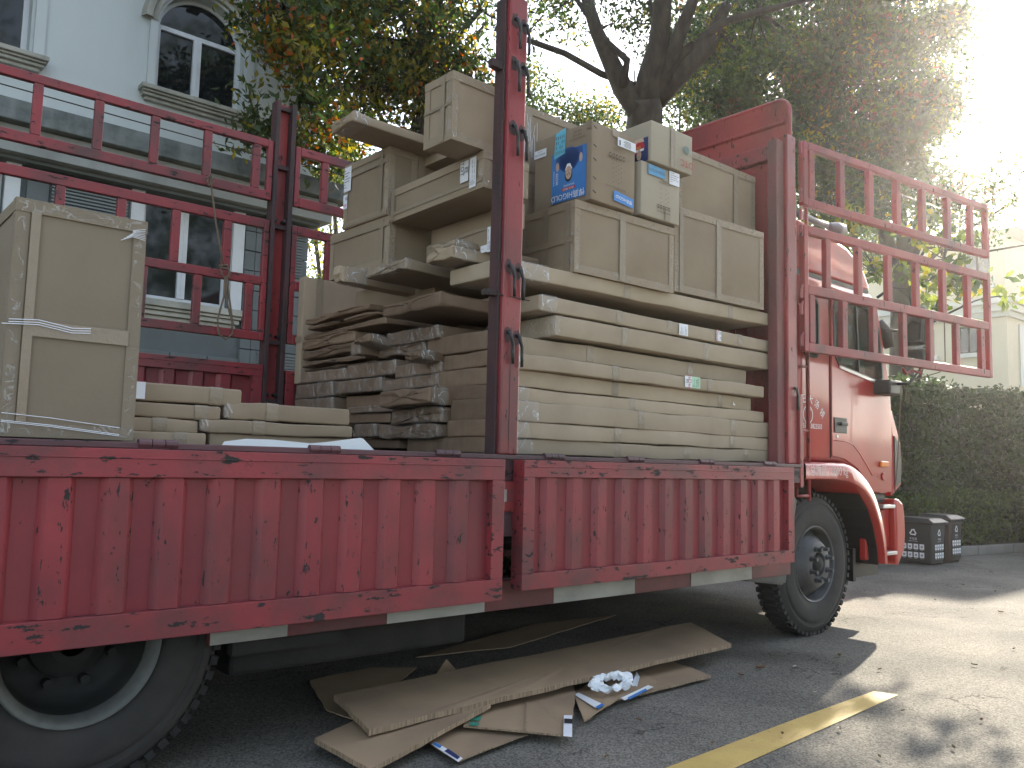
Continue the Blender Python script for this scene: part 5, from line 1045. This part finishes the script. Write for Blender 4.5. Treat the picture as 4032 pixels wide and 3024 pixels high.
for lb,x0,x1,y,z0,h_,b_,fl,tp in (
  ('bottom flat package beside the tall upright carton, film scraps on its right end',.4,1.31,3.40,1.252,.054,.6,.0,(.58,.78)),
  ('second flat package from the bottom next to the tall upright carton',.4,1.28,3.41,1.308,.054,.6,.0,(.70,)),
  ('third flat package next to the tall upright carton, taped right end',.4,1.37,3.41,1.364,.058,.6,.0,(.86,)),
  ('top flat package beside the tall upright carton, round-nosed with a white label',.4,1.46,3.42,1.428,.072,.6,.0,(.92,)),
  ('top loose flat package in the middle of the bed, above the white foam sheet',1.385,1.97,3.41,1.373,.072,.8,.04,(.18,)),
  ('middle loose flat package above the white foam sheet',1.285,1.985,3.40,1.316,.054,.8,.03,(.22,)),
  ('lowest loose flat package lying behind the white foam sheet',1.33,1.98,3.42,1.256,.056,.8,0,())):
    t=pack(lb,(x0,y,z0),x1-x0,b_,h_,film=fl,tapes=tp,group=GL_,amp=.007,r=.010,crush=4 if fl else 0,nx=14)
    if 'round-nosed' in lb: ship(t,'F',.615,.004,.05,.066,.009,rows=0)
pack('flat package lying behind the others on the far part of the bed',(1.0,4.3,1.252),1.3,.9,.11,group=GL_)
# white foam sheet curling over the rail
m_=MB(); vs=[];n_=24
for i in range(n_+1):
    u=i/n_; x=1.345+.69*u; z=1.268+.022*math.sin(math.pi*min(1,u*2.0))+ (max(0,u-.45)/.55)**1.2*.055*(1 if u<.97 else .6)
    vs+=[(x,3.30+.01*math.sin(5*u),z),(x+.02,3.41,z+.006)]
    if i==n_: vs[-2]=(x+.05,3.285,1.262)
m_.add(vs+[(a,b,c-.004) for a,b,c in vs],[(2*i,2*i+2,2*i+3,2*i+1) for i in range(n_)]+[(2*i+2*n_+2,2*i+1+2*n_+2,2*i+3+2*n_+2,2*i+2+2*n_+2) for i in range(n_)]+[(2*i,2*i+2*n_+2,2*i+2+2*n_+2,2*i+2) for i in range(n_)])
q=MB()
q.prism([(1.35,1.262),(1.36,1.278),(1.45,1.292),(1.56,1.293),(1.65,1.288),(1.74,1.283),(1.82,1.292),(1.90,1.304),(1.985,1.316),(2.0,1.312),(2.06,1.262)],'y',3.335,3.3385)
tag(q.build('foam_sheet',M_foam,None,loc=(1.35,3.335,1.262)),'thin white foam sheet standing on the bed rail below the loose flat packs','foam sheet')
# ================================================================ CARDBOARD UNDER THE TRUCK
M_card3=mat('scrap_cardboard',(.33,.235,.145),.85,var=(.27,.19,.12),vscale=1.5,objvar=.1,bump=.15,bscale=18,dirt=((.15,.11,.08),2,(1,1,1),.5))
def sheet(label,pts,z,th=.006,zs=None,crease=None,name='cardboard_sheet'):
    c=Vector((sum(p[0] for p in pts)/len(pts),sum(p[1] for p in pts)/len(pts),0)); zs=zs or [z]*len(pts); n_=len(pts)
    t=thing(name,label,'cardboard',(c.x,c.y,0),group='discarded cardboard pieces under the truck')
    m_=MB(); G_=[(x,y,zz) for (x,y),zz in zip(pts,zs)]
    # densified wavy rim
    rim=[]
    for i in range(n_):
        a,b=Vector(G_[i]),Vector(G_[(i+1)%n_]); k=max(1,int((b-a).length/.06))
        for j in range(k):
            p=a.lerp(b,j/k); p+=Vector((random.uniform(-.003,.003),random.uniform(-.003,.003),.006*noise.noise(p*4))); rim.append(p)
    N_=len(rim); top=[p+Vector((0,0,th)) for p in rim]
    m_.k=0; cc=sum(top,Vector())/N_; ccb=cc-Vector((0,0,th)); m_.add(top+[cc],[(i,(i+1)%N_,N_) for i in range(N_)]); m_.add(rim+[ccb],[((i+1)%N_,i,N_) for i in range(N_)])
    m_.k=1; m_.add(rim+top,[(i,(i+1)%N_,(i+1)%N_+N_,i+N_) for i in range(N_)])
    m_.build('board',[M_card3,M_flute],t); return t
g_=lambda px,py,z=.05:(onpl(px,py,(0,0,z),(0,0,1)).x,onpl(px,py,(0,0,z),(0,0,1)).y)
sheet('longest honeycomb board strip, lying uppermost and running out towards the front wheel',[g_(722,1512,.10),g_(797,1588,.085),g_(1580,1398,.10),g_(1492,1352,.115)],.1,.024,[.10,.085,.10,.115])
sheet('lower left honeycomb strip crossing under the longest board',[g_(680,1602,.05),g_(800,1672,.04),g_(1060,1530,.075),g_(985,1470,.075)],.05,.020,[.045,.04,.075,.08])
s3=sheet('flattened box panel with green print and a black-and-white tag, in front of the long board',[g_(1000,1572,.045),g_(1233,1592,.04),g_(1243,1500,.045),g_(1225,1440,.06),g_(1080,1440,.06)],.045,.008,[.045,.04,.045,.055,.055])
s4=sheet('flap lying nearest the camera with a blue and white printed edge',[g_(928,1605,.025),g_(990,1646,.02),g_(1142,1588,.022),g_(1060,1540,.03),g_(1000,1560,.03)],.02,.006)
s5=sheet('open carton flaps with blue-edged print right of the tagged panel',[g_(1238,1500,.03),g_(1262,1565,.02),g_(1330,1520,.02),g_(1420,1478,.02),g_(1370,1440,.05),g_(1300,1450,.05)],.03,.006)
sheet('folded pale brown panel at the right, reaching out into the light near the front wheel',[g_(1295,1524,.02),g_(1537,1462,.025),g_(1440,1420,.04),g_(1360,1455,.04)],.02,.012)
sheet('dim torn cardboard at the left end of the heap',[g_(668,1472,.04),g_(705,1540,.03),g_(760,1560,.03),g_(900,1440,.05),g_(800,1440,.05)],.04,.006)
sheet('dark sheet farther under the truck behind the long board',[g_(900,1420,.03),g_(1100,1400,.03),g_(1330,1330,.03),g_(1150,1350,.03)],.03,.006)
t=thing('cardboard_scrap','small torn upright corner of cardboard standing behind the long board','cardboard',(3.05,4.05,0)); a,b,c=[onpl(x,y,(0,4.02,0),(0,1,0)) for x,y in ((935,1470),(1000,1462),(965,1424))]
MB().add([a,b,c,a+Vector((0,.01,0)),b+Vector((0,.01,0)),c+Vector((0,.01,0))],[(0,1,2),(5,4,3),(0,3,4,1),(1,4,5,2),(2,5,3,0)]).build('flap',M_card3,t)
def gp(px,py,z): return onpl(px,py,(0,0,z),(0,0,1))
def patch(t,pts,z,mt,name): MB().add([gp(a,b,z) for a,b in pts],[tuple(range(len(pts)))]).build(name,mt,t)
patch(s3,[(1218,1545),(1236,1545),(1236,1592),(1217,1590)],.056,M_paper,'tag'); patch(s3,[(1219,1552),(1236,1553),(1236,1563),(1219,1562)],.058,M_hair,'tag_bar')
patch(s3,[(1013,1567),(1033,1568),(1035,1560),(1016,1559)],.058,M_tealink,'green_mark'); patch(s3,[(1017,1556),(1037,1557),(1040,1546),(1022,1547)],.059,M_tealink,'green_mark')
MB().bar(gp(1135,1578,.057),gp(1140,1455,.066),.006,.003).build('crease',M_flute,s3)
patch(s4,[(932,1608),(940,1602),(1000,1638),(990,1646)],.031,M_white,'printed_edge'); patch(s4,[(960,1622),(968,1617),(994,1635),(988,1640)],.033,M_navy,'printed_block'); patch(s4,[(935,1607),(940,1603),(955,1611),(950,1616)],.033,M_blue,'printed_block')
patch(s5,[(1240,1500),(1250,1496),(1300,1520),(1288,1530)],.045,M_white,'printed_edge'); patch(s5,[(1286,1527),(1300,1519),(1306,1523),(1292,1531)],.047,M_blue,'printed_block')
patch(s5,[(1340,1508),(1400,1480),(1412,1484),(1350,1513)],.045,M_white,'printed_edge'); patch(s5,[(1355,1507),(1395,1487),(1398,1491),(1360,1511)],.047,M_blue,'printed_block')
bag=thing('plastic_bag','crumpled white plastic bag tucked between the cardboard pieces','plastic bag',(3.55,3.12,.05))
m_=MB(); c0=gp(1322,1478,.08); ax=(gp(1362,1469,.08)-c0); ay=Vector((-ax.y,ax.x,0)).normalized()*.06
nu,nv=60,12; vs=[]
for i in range(nu):
    a=2*math.pi*i/nu
    for j in range(nv):
        b=2*math.pi*j/nv; rr_=1-.22*(1-math.cos(b)); wob=1+.45*noise.noise(Vector((math.cos(a)*2.2,math.sin(a)*2.2,b*.8)))+.12*noise.noise(Vector((a*5,b*2,3)))
        p=c0+ax*(math.cos(a)*rr_*wob)+ay*(math.sin(a)*rr_*wob)+Vector((0,0,.014*math.sin(b)*wob+.012+.022*noise.noise(Vector((a*3,b*2,1)))+.018*math.sin(a))); vs.append(p)
m_.add(vs,[(i*nv+j,((i+1)%nu)*nv+j,((i+1)%nu)*nv+(j+1)%nv,i*nv+(j+1)%nv) for i in range(nu) for j in range(nv)]); m_.build('bag_film',M_foam,bag,smooth=False)
MB().add([gp(1375,1450,.07),gp(1382,1462,.06),gp(1372,1500,.02),gp(1362,1490,.03)],[(0,1,2,3)]).build('bag_handle',M_foam,bag)
# ================================================================ BINS, CAR, LEAVES
def bin_(label,x0,x1,y0,y1,h,m,seed,icons=True,name='wheelie_bin'):
    t=thing(name,label,'bin',((x0+x1)/2,(y0+y1)/2,0),group='rubbish bins by the hedge'); i_=.03
    b=MB(); lo=[(x0+i_,y0+i_),(x1-i_,y0+i_),(x1-i_,y1-i_),(x0+i_,y1-i_)]; hi=[(x0,y0),(x1,y0),(x1,y1),(x0,y1)]
    b.add([(x,y,.02) for x,y in lo]+[(x,y,h) for x,y in hi],[(3,2,1,0),(4,5,6,7)]+[(k,(k+1)%4,(k+1)%4+4,k+4) for k in range(4)]); b.build('bin_body',m,t,bevel=.015)
    MB().box(x0-.02,x1+.02,y0-.02,y1+.02,h-.035,h+.0).build('rim',M_black,t,bevel=.008)
    l=MB(); l.add([(x0-.03,y0-.04,h+.001),(x1+.03,y0-.04,h+.001),(x1+.03,y1+.03,h+.001),(x0-.03,y1+.03,h+.001),(x0+.03,y0+.05,h+.05),(x1-.03,y0+.05,h+.05),(x1-.03,y1-.02,h+.06),(x0+.03,y1-.02,h+.06)],[(3,2,1,0),(4,5,6,7)]+[(k,(k+1)%4,(k+1)%4+4,k+4) for k in range(4)]); l.build('lid',M_black,t,bevel=.008)
    for (O,U,N,wd) in (((x0+.006,y1,0),(0,-1,0),(-1,0,0),y1-y0),((x0,y0+.006,0),(1,0,0),(0,-1,0),x1-x0)):
        d=Dec(); d.frame(O,U,(0,0,1),N); e=.010; c=wd/2; s_=wd/.5
        d.rect(c-.17*s_,c+.17*s_,.06,h-.07,1,e-.004) if m is M_brownb else None
        for k in range(3):   # triangular arrows
            a0=math.pi/2+2*math.pi*k/3; P=[]
            A=Vector((math.cos(a0),math.sin(a0)))*.055; B=Vector((math.cos(a0+2*math.pi/3),math.sin(a0+2*math.pi/3)))*.055; n_=(B-A).normalized(); q=Vector((-n_.y,n_.x))*.008
            a_=A+(B-A)*.14; b_=A+(B-A)*.72; cc=Vector((c,h-.14))
            d.poly([cc+a_-q,cc+b_-q,cc+b_+q,cc+a_+q],0,e); d.poly([cc+b_-q*2.2,cc+b_+n_*.02,cc+b_+q*2.2],0,e)
        d.text('干垃圾' if m is not M_brownb else '湿垃圾',c,h-.225,.035*s_,0,e); d.text('RESIDUAL WASTE' if m is not M_brownb else 'FOOD WASTE',c,h-.255,.015*s_,0,e)
        d.build('bin_decal',[M_white,M_black],t); d=Dec(); d.frame(O,U,(0,0,1),N)
        for r_ in range(2):
            for k in range(4):
                u=c+(-.155+.08*k)*s_; v=h-.36-.11*r_; d.rect(u,u+.062*s_,v,v+.07,0,e); d.rect(u+.015*s_,u+.045*s_,v+.02,v+.045,2,e+.001); d.rect(u+.008,u+.05*s_,v-.013,v-.009,0,e)
        d.build("icon_grid",[M_white,M_black,M_igrey],t)
    for yy in (y0+.08,y1-.08): MB().tube([(x1-.02,yy-.02,.05),(x1-.02,yy+.02,.05)],.05,14).build('bin_wheel',M_rubber,t)
M_igrey=mat('icon_grey',(.25,.28,.33),.6)
M_brownb=mat('dull_brown_plastic',(.075,.052,.046),.5)
M_dgb=mat('charcoal_plastic',(.03,.032,.034),.5)
bin_('charcoal rubbish bin with white recycling triangle, nearer the truck',11.66,12.10,4.93,5.42,.565,M_dgb,1)
bin_('brown rubbish bin standing behind the charcoal one',12.22,12.66,4.93,5.34,.60,M_brownb,2)
# black car at the right edge, only its rear corner in view
cx0=14.95; cr=thing('parked_car','black car parked by the hedge, cut off by the right edge of the picture','car',(cx0+2.2,4.05,0))
M_carp=mat('black_car_paint',(.012,.012,.014),.15,coat=1)
pr=[(cx0+.05,.32),(cx0,.55),(cx0+.02,.85),(cx0+.12,1.02),(cx0+.55,1.10),(cx0+1.15,1.50),(cx0+2.6,1.52),(cx0+3.4,1.08),(cx0+4.3,.98),(cx0+4.45,.6),(cx0+4.4,.28),(cx0+3.9,.25),(cx0+.9,.25)]
MB().prism(pr,'y',3.15,4.92).build('car_body',M_carp,cr,bevel=.14,seg=5,smooth=True,autos=60)
MB().prism([(cx0+.72,1.12),(cx0+1.2,1.45),(cx0+2.5,1.46),(cx0+3.15,1.12)],'y',3.142,4.928).build('side_windows',M_glass,cr,bevel=.01)
for x in (cx0+.85,cx0+3.6):
    for y,s_ in ((3.13,1),(4.94,-1)):
        t_=MB().lathe([(.20,.02*s_),(.23,0),(.30,.0),(.325,.03*s_),(.325,.18*s_),(.2,.2*s_)],(x,y,.325),32).build('tyre',M_rubber,cr,smooth=True,autos=50); MB().lathe([(.2,.03*s_),(.17,.04*s_),(.05,.03*s_),(0,.02*s_)],(x,y,.325),20).build('rim',M_chrome,t_,smooth=True,autos=40)
MB().tube([(cx0+.03,4.72,.72),(cx0+.02,4.60,.80),(cx0+.02,4.4,.80)],.02,8).build('tail_lamp_trim',M_chrome,cr)
MB().box(cx0-.01,cx0+.03,4.2,4.75,.62,.78).build('tail_lamp',M_redink,cr,bevel=.02)
# fallen leaves
M_leafs=[mat('dry_leaf_brown',(.16,.08,.035),.8),mat('dry_leaf_pale',(.40,.36,.28),.7),mat('dry_leaf_olive',(.13,.11,.04),.8)]
LP=[((1642,1447),.07,0,'curled brown fallen leaf on the shaded asphalt right of the cardboard heap'),((1717,1445),.045,1,'small pale fallen leaf on the shaded asphalt below the front wheel'),((1813,1420),.06,2,'fallen leaf at the edge of the truck shadow, below the front tyre'),
 ((2020,1298),.04,2,'dark leaf on the sunlit asphalt to the right of the front wheel'),((2162,1325),.05,0,'brown leaf farthest right in the sunlit patch'),((2105,1440),.04,2,'small leaf in the dappled shade near the right edge'),((1600,1462),.04,0,None),((1900,1450),.035,2,None),((1868,1280),.04,0,None),((2190,1405),.035,0,None),((1815,1580),.04,1,None),((2060,1620),.035,2,None),
 ((1760,1500),.03,1,None),((1690,1590),.03,0,None),((1950,1540),.03,2,None),((1540,1610),.03,0,None),((2120,1560),.035,0,None),((1900,1640),.03,2,None),((2000,1245),.04,0,None),((2080,1265),.04,2,None),((1380,1560),.03,0,None),((1310,1640),.03,0,None),((2150,1280),.05,2,None),((1850,1240),.05,1,None)]
MORE=['brown leaf bit between the cardboard heap and the curled brown leaf','olive leaf in the sunlit patch below the front wheel','brown leaf in the sun just beyond the front tyre','brown leaf in the sunlit patch close to the right edge','pale leaf bit just above the sunlit end of the yellow line','olive leaf below the end of the yellow line, near the lower right corner',
 'pale speck of leaf on the shadow edge above the yellow line','brown leaf bit just above the middle of the yellow line','olive leaf bit right of the end of the yellow line','brown leaf bit on shaded asphalt between the tagged panel and the yellow line','brown leaf bit in dappled light at the lower right','olive leaf bit below the yellow line in the dappled shade','brown leaf on the shaded asphalt below the bins','olive leaf on the shaded asphalt right of the bins','brown leaf bit right of the white and black tag of the flattened panel','brown leaf bit nearest the camera, below the tagged panel','olive leaf on the shaded road near the black car','pale leaf bit left of the bins, below the bumper']
for i,((px,py),s_,k,lb) in enumerate(LP):
    p=gp(px,py,.0); a=random.uniform(0,6.28); m_=MB(); n_=5
    top=[];
    for j in range(n_+1):
        u=j/n_; w_=s_*.28*math.sin(math.pi*min(1,max(.02,u*.95+.02))); z=.006+.018*s_/.05*(u-.5)**2+.004; x=(u-.5)*s_
        for sd_ in (-1,0,1): top.append((p.x+x*math.cos(a)-sd_*w_*math.sin(a),p.y+x*math.sin(a)+sd_*w_*math.cos(a),z+(.008 if sd_ else 0)*s_/.05))
    m_.add(top,[(j*3+q,j*3+q+1,j*3+q+4,j*3+q+3) for j in range(n_) for q in (0,1)])
    o=m_.build('fallen_leaf',M_leafs[k],None,loc=(p.x,p.y,0))
    tag(o,lb or MORE[i-6],'leaf','fallen leaves on the asphalt')

# ================================================================ haze volume added to imitate lens glare around the sun
hz=bpy.data.materials.new('sunlit_haze'); hz.use_nodes=True; t=hz.node_tree
for n in list(t.nodes): t.nodes.remove(n)
o=t.nodes.new('ShaderNodeOutputMaterial'); v=t.nodes.new('ShaderNodeVolumePrincipled'); v.inputs['Color'].default_value=(.97,.95,.93,1); v.inputs['Density'].default_value=.0007; v.inputs['Anisotropy'].default_value=.82
t.links.new(v.outputs[0],o.inputs['Volume'])
MB().box(-92,162,-62,92,-1,19).build('haze',hz,kind='stuff')
